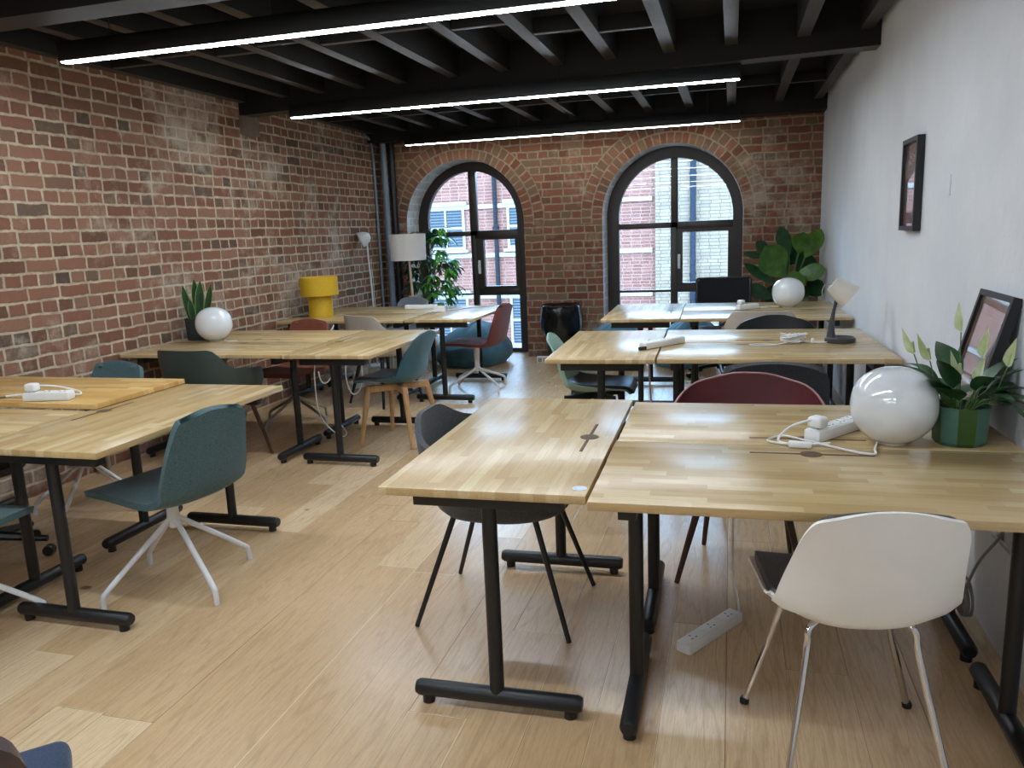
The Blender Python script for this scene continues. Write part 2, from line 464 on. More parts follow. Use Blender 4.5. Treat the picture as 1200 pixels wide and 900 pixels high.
M['leaf_lily'] = leafmat('lily_leaf', '#1c3a1e', '#2f5a2c', '#4a7440')
M['spathe'] = leafmat('pale_green_spathe', '#a9b678', '#d4d9b8', '#8ea458', .5)
M['snake_edge'] = leafmat('snake_leaf_margin', '#7d8a4a', '#98a260', '#5d7040')
M['stem'] = plain('green_stem', '#4c6b34', .5)
M['bark'] = plain('brown_bark', '#5d4a38', .8, .2, 40, .3)
M['soil'] = plain('dark_soil', '#2a211b', .95, .3, 60, .5)
M['dark_pot'] = plain('dark_green_grey_pot', '#2c3432', .55, .08, 20)
M['pot_teal'] = plain('teal_green_glaze', '#3f6a5a', .3, .08, 12)
M['pot_green'] = plain('moss_green_glaze', '#33511f', .3, .08, 12)
M['lamp_grey'] = plain('dark_grey_lamp_body', '#3b3d3e', .5, .05, 20)
M['lamp_cream'] = plain('warm_white_lamp_shade', '#cfc8ba', .55, .03, 20)
M['cable_white'] = plain('white_cable', '#e2e0dc', .45)
M['cable_grey'] = plain('grey_cable', '#8e8c88', .5)
M['concrete'] = plain('grey_padstone', '#75695c', .9, .12, 12, .2)
M['sticker'] = plain('silver_sticker', '#c8d2dc', .25, .1, 90)
M['navy'] = fabric('navy_cloth', '#2a3850', '#3c4d6a')
M['brown_leather'] = plain('mauve_brown_leather', '#4c3d3c', .4, .15, 10)
def art():
    g = G('dark_print'); co = g.coord(); n = g.noise(co, 7, 3); k = g.noise(co, 3, 1)
    c = g.ramp(n, [(.3, '#3a322e'), (.5, '#6d5a4c'), (.7, '#a08a76')])
    c = g.mix(g.step(k, .5, .6), c, '#7a4a34')
    return g.pbr(c, .25, coat=1, coat_rough=.0, spec=.8)
M['art'] = art()

# ------------------------------------------------------------------ camera
F = 921.64
yaw, pitch, roll = .27554, .19176, -.04040
fw = Vector((-math.sin(yaw) * math.cos(pitch), math.cos(yaw) * math.cos(pitch), -math.sin(pitch)))
rt = Vector((math.cos(yaw), math.sin(yaw), 0)); up = rt.cross(fw)
fw = Vector((-0.26702352, 0.94465543, -0.19059005)); rt = Vector((0.96360385, 0.26437046, -0.03969724)); up = Vector((-0.01288616, 0.1942534, 0.98086674))
cam = bpy.data.cameras.new('camera'); cam.sensor_width = 36; cam.lens = F * 36 / 1200; cam.clip_start = .05; cam.clip_end = 200
co = bpy.data.objects.new('camera', cam); COL.objects.link(co)
co.matrix_world = Matrix(((rt.x, up.x, -fw.x, 0), (rt.y, up.y, -fw.y, 0), (rt.z, up.z, -fw.z, 1.4351), (0, 0, 0, 1)))
bpy.context.scene.camera = co

# ------------------------------------------------------------------ room shell
XL, XR, YB, YF, YW = -3.97, .868, 8.72, -6.0, 9.08
ZC = 2.57
struct('floor', box(B(), ((XL + XR) / 2, 1.6, -.06), (XR - XL + .6, 15.4, .12)), M['floor'])
struct('wall_left', box(B(), (XL - .15, 1.45, 1.4), (.3, 15.5, 2.8)), M['brick_side'])
struct('wall_right', box(B(), (XR + .15, 1.45, 1.4), (.3, 15.5, 2.8)), M['plaster'])
struct('wall_front', box(B(), ((XL + XR) / 2, YF - .15, 1.4), (XR - XL, .3, 2.8)), M['plaster'])
# back wall with two arched openings
poly = [(XL - .3, 0)]
for cx, zs, hw in ARCHES:
    poly.append((cx - hw, 0))
    poly += [(cx - hw * math.cos(PI * k / 40), zs + hw * math.sin(PI * k / 40)) for k in range(41)]
    poly.append((cx + hw, 0))
poly += [(XR + .3, 0), (XR + .3, 2.8), (XL - .3, 2.8)]
bm = prism(B(), poly, YB, YB + .45, 'y'); bm.normal_update()
for f in bm.faces:
    c = f.calc_center_median()
    if abs(f.normal.y) < .1 and c.z < 2.5 and XL < c.x < XR and c.z > .02: f.material_index = 1
struct('wall_back', bm, [M['brick_back'], M['whitewash']], ang=20)
# ceiling boards, beams, joists
struct('ceiling', box(B(), ((XL + XR) / 2, 1.45, 2.82), (XR - XL + .6, 15.5, .1)), M['deck'])
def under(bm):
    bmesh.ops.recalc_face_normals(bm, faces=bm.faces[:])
    for f in bm.faces: f.material_index = 1 if f.normal.z < -.9 else 0  # downward faces take the lighter second material
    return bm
def hull8(bm, x0, x1, yl, yr, w, z0, z1):
    p = [(x0, yl, z0), (x1, yr, z0), (x1, yr + w, z0), (x0, yl + w, z0)]
    lo = [bm.verts.new(q) for q in p]; hi = [bm.verts.new((q[0], q[1], z1)) for q in p]
    bm.faces.new(lo[::-1]); bm.faces.new(hi)
    for i in range(4): bm.faces.new((lo[i], lo[(i + 1) % 4], hi[(i + 1) % 4], hi[i]))
    return bm
for yl, yr, w in ((3.07, 3.03, .18), (6.03, 5.57, .16), (8.46, 8.46, .26), (.55, .5, .18), (-1.9, -1.95, .18), (-4.3, -4.3, .18)):
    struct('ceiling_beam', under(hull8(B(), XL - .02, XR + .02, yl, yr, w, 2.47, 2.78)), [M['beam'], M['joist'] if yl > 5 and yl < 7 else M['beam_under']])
bays = [(-4.2, -1.8), (-1.75, .6), (.68, 3.06), (3.22, 5.8), (5.85, 8.5)]
jx = [-3.93, -3.5, -3.15, -2.79, -2.43, -2.0, -1.6, -1.19, -.82, -.42, -.02, .42, .785]
for bi, (ya, yb) in enumerate(bays):
    for x in jx:
        bb, a0 = yb, ya
        if bi == 3: bb = 6.03 + (5.57 - 6.03) * (x - XL) / (XR - XL) + .02
        if bi == 4: a0 = 6.03 + (5.57 - 6.03) * (x - XL) / (XR - XL) + .14
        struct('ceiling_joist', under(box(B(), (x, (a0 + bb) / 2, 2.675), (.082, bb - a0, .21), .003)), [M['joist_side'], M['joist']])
    ym = {3: 4.55, 4: 7.43}.get(bi)
    if ym:
        for i, (xa, xb) in enumerate(zip(jx, jx[1:])):
            yy = ym + ((-.12 if i % 2 else 0) if bi == 3 else 0) + (.42 if bi == 3 and i in (7, 8) else 0)
            if bi == 3 and i in (9, 10, 11): continue
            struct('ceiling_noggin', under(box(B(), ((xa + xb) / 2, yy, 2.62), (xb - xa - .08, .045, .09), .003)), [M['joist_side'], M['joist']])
struct('trim_1', box(B(), (XL + .012, 6.14, 2.395), (.04, .25, .15), .006), M['concrete'])
# plaster patch left by an old bracket on the right wall
struct('trim_2', box(B(), (XR - .001, 3.72, 1.55), (.006, .035, .085), .002), M['plaster'])

# ------------------------------------------------------------------ windows
def arc(cx, zs, hw, n=40): return [(cx - hw * math.cos(PI * k / n), zs + hw * math.sin(PI * k / n)) for k in range(n + 1)]
def make_window(idx, cx, zs, hw, ci, zi, hi, mu, ml, trL, trR, cas, rail, bar, hx):
    y0, y1 = YW, YW + .08
    w = bpy.data.objects.new('window_%d' % idx, None); COL.objects.link(w); w['kind'] = 'structure'
    out = [(cx - hw - .02, 0)] + arc(cx, zs, hw + .02) + [(cx + hw + .02, 0)]
    inn = [(ci - hi, 0)] + arc(ci, zi, hi) + [(ci + hi, 0)]
    obj('window_frame', strip_solid(B(), out, inn, y0, y1), M['window_frame'], w, ang=20)
    m = B()
    def bar_(x0, x1, z0, z1, dy=0.0, d=.07): box(m, ((x0 + x1) / 2, y0 + .04 + dy, (z0 + z1) / 2), (x1 - x0, d, z1 - z0), .004)
    bar_(ci - hi, ci + hi, 0, .05)
    obj('bottom_rail', m, M['window_frame'], w); m = B()
    bar_(mu[0], mu[1], trL[1], zi + hi + .02)
    bar_(ml[0], ml[1], .03, trL[1])
    obj('mullion', m, M['window_frame'], w); m = B()
    bar_(ci - hi - .02, mu[1], trL[0], trL[1]); bar_(ml[1] - .02, ci + hi + .03, trR[0], trR[1]); bar_(ml[1], ci + hi + .03, rail[0], rail[1])
    obj('transom', m, M['window_frame'], w); m = B()
    bar_(ci - hi - .02, ml[0] + .01, bar[0], bar[1], 0, .05)
    obj('glazing_bar', m, M['window_frame'], w)
    x0, x1, z0, z1 = cas
    xo0, xo1, zo0, zo1 = ml[1], ci + hi + .02, rail[1] - .01, trR[0] + .01
    m = strip_solid(B(), [(xo0, zo0), (xo1, zo0), (xo1, zo1), (xo0, zo1)], [(x0, z0), (x1, z0), (x1, z1), (x0, z1)], y0 - .02, y0 + .05, closed=True)
    c = obj('casement', m, M['window_frame'], w, ang=20)
    h = box(B(), (hx, y0 - .03, 1.03), (.03, .012, .16), .004); tube(h, [(hx, y0 - .03, 1.06), (hx, y0 - .07, 1.06), (hx + .005, y0 - .075, .96)], .009, 8)
    obj('window_handle', h, M['white_metal'], c)
    g = B(); prism(g, [(ci - hi - .02, .02)] + arc(ci, zi, hi + .02, 24) + [(ci + hi + .02, .02)], y0 + .035, y0 + .041, 'y')
    obj('pane', g, M['glass'], w)
make_window(1, -2.955, 1.545, .705, -2.982, 1.588, .556, (-3.008, -2.918), (-3.007, -2.937), (1.397, 1.455), (1.352, 1.457), (-2.845, -2.455, .80, 1.345), (.688, .78), (.695, .718), -2.9)
make_window(2, -.627, 1.535, .74, -.614, 1.53, .623, (-.657, -.58), (-.66, -.583), (1.402, 1.463), (1.376, 1.466), (-.528, -.04, .793, 1.35), (.687, .773), (.688, .716), -.565)

# pipes in the corner
def vpipe(name, label, x, y, r, mat, z0, z1, coll=True, bend=None):
    t = thing(name, label, 'pipe', (x, y, 0))
    obj('tube', tube(B(), [(0, 0, z0), (0, 0, z1)], r, 16), mat, t)
    if coll:
        for z in (.62, 1.2, 1.95):
            obj('collar', lathe(B(), [(r + .001, z - .02), (r + .01, z - .02), (r + .01, z + .02), (r + .001, z + .02)], 16, cap=False), mat, t)
vpipe('drain_pipe', 'pale blue-grey pipe running floor to ceiling in the corner', -3.855, 8.62, .035, M['pipe_blue'], 0, 2.47)
vpipe('drain_pipe', 'black pipe running floor to ceiling behind the pale pipe', -3.775, 8.655, .038, M['black_plastic'], 0, 2.47)
t = obj('conduit', tube(B(), curve([(-3.945, 8.35, 2.54), (-3.945, 8.48, 2.5), (-3.945, 8.53, 2.35), (-3.945, 8.54, 1.9), (-3.945, 8.54, .002)], 6), .014, 10), M['pipe_blue'])
tag(t, 'thin pale conduit bending down the brick wall from the ceiling', 'conduit')

# ------------------------------------------------------------------ ceiling lights
def light(x0, x1, y, label, z=2.4, led=None):
    t = thing('linear_light', label, 'light', ((x0 + x1) / 2, y, z), 0, 'suspended linear ceiling lights')
    L = x1 - x0
    obj('housing', box(B(), (0, 0, .054), (L, .06, .096), .002), M['black_metal'], t)
    obj('diffuser', box(B(), (0, 0, .0065), (L - .02, .046, .011), .001), led or M['led'], t)
    for s in (-1, -.33, .33, 1):
        obj('suspension_wire', tube(B(), [(s * (L / 2 - .32), 0, .1), (s * (L / 2 - .32), 0, .3)], .003, 6), M['black_metal'], t)
light(-3.43, .05, 3.64, 'long black linear light nearest the camera, its end under the brick wall')
light(-3.335, .043, 5.76, 'black linear light hanging just beyond the middle ceiling beam', 2.366)
light(-3.47, .07, 8.36, 'black linear light hanging against the window wall above the arches', led=M['led_dim'])
light(-3.43, .05, 1.36, 'linear light hanging over the photographer, out of view')
light(-3.43, .05, -1.1, 'linear light hanging behind the photographer, out of view')
light(-3.43, .05, -3.5, 'added linear light at the far rear, out of view, brightening surfaces facing the camera')  # lamp added out of view to brighten surfaces that face the camera
for k, (x, y, z, dx, r) in enumerate(((-.2, 4.35, 2.71, .38, .02), (-.2, 4.45, 2.73, .55, .012))):
    o = obj('ceiling_cable', tube(B(), curve([(x - dx, y, z), (x, y + .05, z - .03), (x + dx, y - .03, z)], 6), r, 8), M['pipe_blue'])
    tag(o, ('thick grey cable sagging between the ceiling joists', 'thin grey cable above the thick one between ceiling joists')[k], 'cable')

# ------------------------------------------------------------------ desks
LD, WD, TZ = 1.215, .604, .73
def make_desk(label):
    t = thing('desk', label, 'desk', group='wooden desks on black T-shaped legs')
    top = obj('desktop', box(B(), (0, 0, TZ - .0125), (LD, WD, .025), .003), M['desk'], t)
    sl = box(B(), (0, WD / 2 - .085, TZ + .0004), (.36, .011, .0016))
    obj('cable_slot', sl, M['slot_wood'], top)
    obj('cable_grommet', lathe(B(), [(.001, TZ + .0012), (.032, TZ + .0012), (.0325, TZ - .002)], 28, (0, WD / 2 - .085, 0)), M['slot_wood'], top)
    for s in (-1, 1):
        x = s * (LD / 2 - .095)
        leg = obj('leg', tube(B(), [(x, 0, .05), (x, 0, .69)], .0225, 16), M['black_metal'], t)
        f = B(); tube(f, [(x, -.262, .046), (x, -.25, .046), (x, .25, .046), (x, .262, .046)], [.02, .026, .026, .02], 16)
        obj('foot_bar', f, M['black_metal'], leg)
        for q in (-1, 1): obj('foot_pad', lathe(B(), [(.019, 0), (.019, .03)], 12, (x, q * .225, 0)), M['black_plastic'], leg)
        obj('support_bar', box(B(), (x, 0, .679), (.05, .45, .05), .002), M['black_metal'], leg)
    return t
d0 = make_desk('nearest desk on the window side, turned lengthwise, with a silver sticker on its corner')
def place(x, y, rz, label, z=0):
    return dup(d0, (x, y, z), rz, label)
HP = PI / 2
place(.245, 2.254, .0148, 'near desk of the closest plaster-wall pair, white chair in front')
place(.24, 2.866, .0148 + PI, 'desk carrying the large globe lamp and the green plant pot')
place(-.707, 4.808, -HP + .0251, 'lengthwise desk with the mint chair, white power strip across its joint')
place(.219, 4.54, .0251, 'near desk of the middle plaster-wall pair, charcoal chair back against it')
place(.204, 5.15, .0251 + PI, 'far desk of the middle plaster-wall pair, black chair behind it')
place(-.693, 6.69, -HP + .0208, 'lengthwise desk in front of the second arched window with beanbags behind')
place(.232, 6.407, .0208, 'near desk of the farthest plaster-wall pair, cream chair in front')
place(.22, 7.017, .0208 + PI, 'desk in front of the black mesh office chair, by the big-leaved plant')
place(-2.44, 2.777, HP, 'lengthwise desk beside the large teal swivel chair in the nearest brick-side group')
place(-3.355, 2.467, 0, 'pale desk by the brick wall nearest the camera, lower than the orange one')
k2 = place(-3.315, 3.085, PI, 'orange-toned desk by the brick wall with a white power strip on it', .027)
place(-2.411, 4.92, HP, 'lengthwise desk beside the teal oak-legged chair in the middle brick-side group')
place(-3.337, 4.622, 0, 'desk by the brick wall with the dark green armchair in front of it')
place(-3.337, 5.232, PI, 'desk by the brick wall with the rust chair behind it')
place(-2.377, 6.79, HP, 'lengthwise desk with the red-brown swivel chair in the far brick-side group')
place(-3.30, 6.475, 0, 'desk by the brick wall carrying the yellow lamp')
place(-3.295, 7.085, PI, 'farthest desk by the brick wall, pale blue-grey chair behind it')
d0.location = (-.68, 2.588, 0); d0.rotation_euler = (0, 0, -HP + .0148)
for ch in k2.children:
    if ch.name.startswith('desktop'):
        ch.data = ch.data.copy(); ch.data.materials[0] = M['desk_yellow']
    if ch.name.startswith('leg'):
        ch.location.z = 0
st = [c for c in d0.children if c.name.startswith('desktop')][0]
# sticker near the corner towards the camera (desk-local: +x towards camera is +x after turning)
o = obj('sticker', lathe(B(), [(.0005, TZ + .0009), (.021, TZ + .0009), (.0212, TZ)], 24, (.545, .275, 0)), M['sticker'], st)
o['label'] = 'round silver sticker'

# ------------------------------------------------------------------ chairs
def shell_points(stations, nv=36, nu=20, u0=-1, u1=1, v0=0, v1=1, off=0.0, p=2.6, droop=.016):
    """stations: (y, z, halfwidth, lift) from the seat's front edge to the top of the back"""
    S = curve([(a, b, 0) for a, b, *_ in stations], 12); W = curve([(c, d, 0) for _, _, c, d in stations], 12)
    n = len(S) - 1; rows = []
    for i in range(nv + 1):
        t = (v0 + (v1 - v0) * i / nv) * n; k = min(int(t), n - 1); f = t - k
        s = S[k].lerp(S[k + 1], f); w = W[k].lerp(W[k + 1], f)
        tg = (S[min(k + 1, n)] - S[max(k, 0)]).normalized() if k < n else (S[n] - S[n - 1]).normalized()
        nx, nz = tg.y, -tg.x        # sitter side: up from the seat, forward from the back
        row = []
        for j in range(nu + 1):
            u = u0 + (u1 - u0) * j / nu
            l = max(0, w.y) * abs(u) ** p + off
            kz = nz if nz > .75 else nz * max(0, (nz - .35) / .4)
            dr = droop * sstep(t / n, .68, .98) * u * u
            row.append(Vector((w.x * u, s.x + nx * l, s.y + kz * l - dr)))
        rows.append(row)
    return rows

SIDE = [(.245, .412, .16, 0), (.243, .424, .20, .006), (.22, .437, .222, .018), (.06, .422, .228, .05), (-.08, .415, .232, .075), (-.165, .44, .228, .085), (-.205, .50, .222, .08), (-.235, .60, .205, .06), (-.262, .70, .186, .03), (-.274, .752, .168, .014), (-.278, .772, .148, .008), (-.280, .782, .118, .004)]
TULIP = [(.25, .425, .13, 0), (.245, .44, .175, .004), (.21, .452, .20, .015), (.05, .435, .215, .05), (-.07, .43, .22, .07), (-.15, .455, .215, .075), (-.19, .52, .205, .07), (-.215, .62, .185, .055), (-.245, .71, .165, .03), (-.262, .763, .145, .012), (-.268, .783, .12, .006), (-.27, .793, .085, .004)]
TASK = [(.285, .425, .16, 0), (.28, .438, .195, .0), (.24, .45, .21, .003), (.08, .448, .22, .008), (-.08, .436, .222, .012), (-.165, .432, .215, .02), (-.215, .455, .205, .03), (-.24, .52, .205, .03), (-.262, .64, .19, .018), (-.285, .745, .172, .006), (-.294, .785, .158, .003), (-.298, .799, .142, .002), (-.300, .804, .12, .001)]
ARCTOP = [(.24, .425, .15, 0), (.235, .44, .2, .004), (.2, .45, .225, .01), (.05, .437, .245, .05), (-.09, .432, .265, .11), (-.18, .46, .285, .15), (-.22, .53, .29, .15), (-.24, .6, .285, .13), (-.255, .66, .27, .11), (-.268, .715, .235, .085), (-.277, .75, .18, .06), (-.281, .768, .12, .04), (-.283, .776, .06, .03)]
WIDEBACK = [(.24, .425, .15, 0), (.235, .44, .2, .004), (.2, .455, .225, .006), (.05, .447, .235, .01), (-.09, .44, .24, .02), (-.17, .45, .24, .04), (-.215, .5, .24, .05), (-.24, .6, .24, .055), (-.262, .7, .237, .045), (-.274, .755, .228, .02), (-.279, .775, .21, .01), (-.281, .785, .185, .006)]

def four_legs(t, mat, top, foot, r0, r1, z1=.43, bendz=None, cap=None, seg=10, name='leg'):
    for sx in (-1, 1):
        for sy in (-1, 1):
            a = Vector((sx * top[0], (top[1] if sy > 0 else -top[2]), z1)); b = Vector((sx * (foot[3] if sy < 0 and len(foot) > 3 else foot[0]), (foot[1] if sy > 0 else -foot[2]), 0.004))
            if bendz:
                mid = a.lerp(b, .1) + Vector((0, 0, .028)); start = Vector((sx * top[0] * .75, a.y * .85, z1 + .014))
                pts = curve([start, mid.lerp(start, .35) + Vector((0, 0, .008)), mid, a.lerp(b, .2), b], 6); r = r1
            else: pts = [a, b]; r = [r0, r1]
            leg = obj(name, tube(B(), pts, r, seg), mat, t)
            if cap: obj('foot_glide', lathe(B(), [(r1 + .004, 0), (r1 + .005, .012), (r1 + .001, .02)], 12, (b.x, b.y, 0)), cap, leg)

def star_base(t, mat, r=.32, hub=.29, a0=PI / 4, tr=.0115):
    p = obj('pedestal', lathe(B(), [(.0, hub - .03), (.02, hub - .03), (.026, hub), (.024, hub + .05), (.03, .385), (.05, .41), (.05, .418), (0, .418)], 20, cap=False), mat, t)
    for k in range(4):
        a = a0 + k * HP; c, s = math.cos(a), math.sin(a)
        pts = curve([(c * .012, s * .012, hub + .01), (c * .06, s * .06, hub - .025), (c * (r - .035), s * (r - .035), .085), (c * (r - .006), s * (r - .006), .05), (c * r, s * r, .0)], 6)
        obj('leg', tube(B(), pts, tr, 10), mat, p)
    return p

# white shell chair on chrome legs, in front of the nearest desk
t = thing('shell_chair', 'white moulded shell chair with brown-grey seat pad and chrome legs', 'chair', (.315, 2.12, 0), R(9))
obj('shell', grid_solid(B(), shell_points(SIDE), .007), M['white_shell'], t)
obj('seat_pad', grid_solid(B(), shell_points(SIDE, 26, 16, -.92, .92, .015, .93, .02), .018), M['brown_pad'], t)
four_legs(t, M['chrome'], (.125, .13, .10), (.235, .18, .215, .20), .009, .0095, .405, True, M['black_plastic'])

# teal shell chair on oak legs
t = thing('shell_chair', 'glossy teal blue shell chair on light oak legs', 'chair', (-2.265, 5.04, 0), R(82))
obj('shell', grid_solid(B(), shell_points(TULIP), .008), M['teal_shell'], t)
obj('seat_pad', grid_solid(B(), shell_points(TULIP, 20, 14, -.8, .8, .04, .45, .022), .02), M['brown_pad'], t)
m = B()
for a in (R(45), R(-45)): box(m, (0, 0, .392), (.42, .038, .045), .004, Matrix.Rotation(a, 3, 'Z'))
obj('cross_frame', m, M['oak'], t)
four_legs(t, M['oak'], (.145, .145, .145), (.205, .2, .215), .021, .014, .415, seg=12)

# mint shell chair, mostly behind the lengthwise desk
t = thing('shell_chair', 'mint green shell chair with black seat pad tucked under desk', 'chair', (-.84, 4.86, 0), R(-88))
obj('shell', grid_solid(B(), shell_points(TULIP), .008), M['mint_shell'], t)
obj('seat_pad', grid_solid(B(), shell_points(TULIP, 20, 14, -.84, .84, .03, .5, .022), .02), M['black_pad'], t)
m = B()
for a in (R(45), R(-45)): box(m, (0, 0, .392), (.42, .038, .045), .004, Matrix.Rotation(a, 3, 'Z'))
obj('cross_frame', m, M['black_metal'], t)
four_legs(t, M['black_metal'], (.145, .145, .145), (.205, .2, .215), .015, .01, .415)

# upholstered swivel chairs on four-star bases
def task(label, loc, rz, fab, base, a0=PI / 4, hub=.29, r=.32):
    t = thing('swivel_chair', label, 'chair', loc, rz, 'upholstered swivel chairs on four-star bases')
    obj('upholstered_shell', grid_solid(B(), shell_points(TASK), .026), fab, t)
    obj('seat_plate', box(B(), (0, .02, .414), (.2, .22, .012), .004), base, t)
    star_base(t, base, r, hub, a0=a0)
    return t
task('large teal fabric swivel chair with white star base at the nearest brick-side desk', (-2.27, 2.665, 0), R(77), M['teal_fabric'], M['white_metal'], R(62.5 - 77))
task('red-brown swivel chair on cream star base facing the far brick-side desk', (-2.27, 6.87, 0), R(84), M['redbrown'], M['white_metal'], R(45 - 84 + 8), .2)
task('rust swivel chair with aluminium base between desk and brick wall', (-3.31, 5.4, 0), R(178), M['rust'], M['alu'], R(75), .22)
task('teal fabric swivel chair behind the orange-toned desk by the brick wall', (-3.38, 3.36, 0), R(176), M['teal_fabric'], M['white_metal'], R(20))
task('teal swivel chair seat cut off by the picture edge, nearest brick-side desk', (-2.83, 2.06, 0), R(3), M['teal_fabric'], M['white_metal'], R(45))

# grey bucket chair at the nearest lengthwise desk
def tub(R0, Rx, Ry, h, zs=.445, nphi=64, nt=18, lean=.03, yc=0.0):
    """moulded tub seat: height of its wall h(phi) with phi=0 at the back"""
    rows = []
    for i in range(nt + 1):
        tt = i / nt; row = []
        for j in range(nphi):
            ph = -PI + 2 * PI * j / nphi; a = abs(ph)
            hh = h(a)
            sx, sy = math.sin(ph), -math.cos(ph)
            sq = 1 / (abs(sx) ** 2.6 + abs(sy) ** 2.6) ** (1 / 2.6)
            if tt <= .5:
                q = tt / .5; rr = q * R0; z = zs - .012 + .012 * q * q * q
                x, y = sx * sq * Rx * rr, sy * sq * Ry * rr
            else:
                q = (tt - .5) / .5
                z = zs + (hh - zs) * q ** 1.25
                rr = R0 + (1 - R0) * math.sin(q * HP) ** .8 * min(1, .35 + (hh - zs) / .2) + lean * q * max(0, (hh - zs)) / .3
                x, y = sx * sq * Rx * rr, sy * sq * Ry * rr
            row.append(Vector((x, y + yc, z)))
        rows.append(row)
    return rows
def h_tub(a): return .785 - .075 * sstep(a, R(12), R(48)) - .105 * sstep(a, R(44), R(90)) - .15 * sstep(a, R(95), R(150))
def h_arm(a): return .79 - .13 * sstep(a, R(34), R(62)) - .022 * sstep(a, R(60), R(100)) - .19 * sstep(a, R(108), R(136))
def h_arc(a): return .785 - .035 * sstep(a, R(6), R(42)) - .115 * sstep(a, R(34), R(78)) - .02 * sstep(a, R(70), R(105)) - .15 * sstep(a, R(105), R(138))

t = thing('bucket_chair', 'charcoal wool bucket chair on black metal legs under the nearest desk', 'chair', (-.815, 2.735, 0), R(-91))
obj('upholstered_shell', grid_solid(B(), tub(.80, .275, .265, h_tub, lean=.08), .022, True), M['grey_fabric'], t, ang=60)
four_legs(t, M['black_metal'], (.15, .15, .15), (.235, .285, .295), .011, .009, .43)

def armchair(label, loc, rz, shell, legs, h=h_arm, thick=.009, pad=None, rim=None, lr=(.017, .010), foot=(.235, .21, .235), rx=.285):
    t = thing('armchair', label, 'chair', loc, rz)
    obj('shell', grid_solid(B(), tub(.80, rx, .275, h, lean=.05), thick, True), shell, t, ang=60)
    if pad: obj('seat_pad', lathe(B(), [(0.001, .448), (.17, .448), (.195, .46), (.19, .472), (.001, .478)], 28), pad, t)
    if rim:
        pts = [Vector(q) + Vector((0, 0, .001)) for q in tub(.80, rx, .275, h, lean=.05)[-1]]
        obj('shell_rim', tube(B(), pts, .0045, 8, closed=True), rim, t)
    four_legs(t, legs, (.14, .14, .14), foot, lr[0], lr[1], .43)
    return t
armchair('burgundy armchair with walnut legs on the far side of the nearest plaster-wall desks', (.065, 3.245, 0), R(176), M['burgundy'], M['walnut'], h_arc, rim=M['burgundy_rim'], foot=(.25, .215, .21, .185), rx=.315)
armchair('dark green armchair with walnut legs between two brick-side desk groups', (-3.27, 4.385, 0), R(-3), M['darkgreen_shell'], M['walnut'])
armchair('cream shell armchair on black legs in front of the yellow lamp desk', (-2.91, 6.25, 0), R(-27), M['cream_shell'], M['black_metal'], lr=(.019, .011))
armchair('black armchair with rounded back behind the middle plaster-wall desks', (.3, 5.52, 0), R(180), M['charcoal_shell'], M['black_metal'], h_arc)
armchair('cream armchair behind the black rounded one, facing the farthest desks', (.235, 6.27, 0), R(-4), M['cream_shell'], M['oak'], h_arm)

# charcoal padded chair with wide back
t = thing('padded_chair', 'charcoal padded chair with wide straight-topped back behind the burgundy one', 'chair', (.2, 4.12, 0), R(0))
obj('upholstered_shell', grid_solid(B(), shell_points(WIDEBACK), .035), M['darkgrey_fabric'], t)
four_legs(t, M['black_metal'], (.17, .17, .15), (.225, .23, .25), .013, .010, .43)

# pale blue-grey chair behind the farthest brick-side desk
t = thing('padded_chair', 'pale blue-grey padded chair behind the farthest brick-side desk', 'chair', (-3.42, 7.66, 0), R(150))
obj('upholstered_shell', grid_solid(B(), shell_points(WIDEBACK), .03), M['bluegrey_fabric'], t)
four_legs(t, M['white_metal'], (.17, .17, .15), (.225, .23, .25), .012, .010, .43)

# black mesh office chair in front of the window
def office_base(t, r=.3, a0=.3):
    p = obj('pedestal', lathe(B(), [(0, .08), (.035, .08), (.035, .2), (.02, .2), (.02, .4), (.06, .42), (0, .42)], 16, cap=False), M['black_plastic'], t)
    for k in range(5):
        a = a0 + k * 2 * PI / 5; c, s = math.cos(a), math.sin(a)
        obj('base_arm', tube(B(), [(c * .03, s * .03, .12), (c * r * .6, s * r * .6, .1), (c * r, s * r, .085)], [.024, .02, .015], 8), M['black_plastic'], p)
        m = B()
        for q in (-1, 1): lathe(m, [(.001, -.01), (.024, -.01), (.027, 0), (.024, .01), (.001, .01)], 16, fn=lambda rr, z, b, c=c, s=s, q=q: Vector((c * (r + rr * math.cos(b)) - s * (z + q * .013), s * (r + rr * math.cos(b)) + c * (z + q * .013), .027 + rr * math.sin(b))))
        obj('castor', m, M['black_plastic'], p)
t = thing('office_chair', 'black mesh office chair before the second arched window', 'chair', (-.09, 7.62, 0), R(176))
obj('seat', grid_solid(B(), [[Vector((u * .235 * (1 - .12 * max(0, v)), v * .23, .47 - .02 * abs(v) ** 4 - .01 * abs(u) ** 4)) for u in [-1 + .125 * i for i in range(17)]] for v in [-1 + .125 * i for i in range(17)]], -.06), M['black_pad'], t)
bk = obj('backrest', grid_solid(B(), [[Vector((u * .245, -.235 - .06 * s + .05 * u * u, .52 + .39 * s - (.02 * abs(u) ** 8))) for u in [-1 + .125 * i for i in range(17)]] for s in [i / 14 for i in range(15)]], .022), M['black_mesh'], t)
m = B()
pts = [Vector((u * .25, -.243 - .06 * s + .05 * u * u, .52 + .39 * s)) for u, s in [(-1, 0), (-1, .25), (-1, .5), (-1, .75), (-1, .98), (-.97, 1), (-.5, 1), (0, 1), (.5, 1), (.97, 1), (1, .98), (1, .75), (1, .5), (1, .25), (1, 0), (.5, 0), (0, 0), (-.5, 0)]]
obj('back_frame', tube(m, pts, .013, 8, closed=True), M['black_plastic'], bk)
obj('back_support', tube(B(), curve([(0, -.02, .42), (0, -.2, .42), (0, -.27, .5), (0, -.285, .7)], 6), .022, 8, flat=1.8), M['black_plastic'], t)
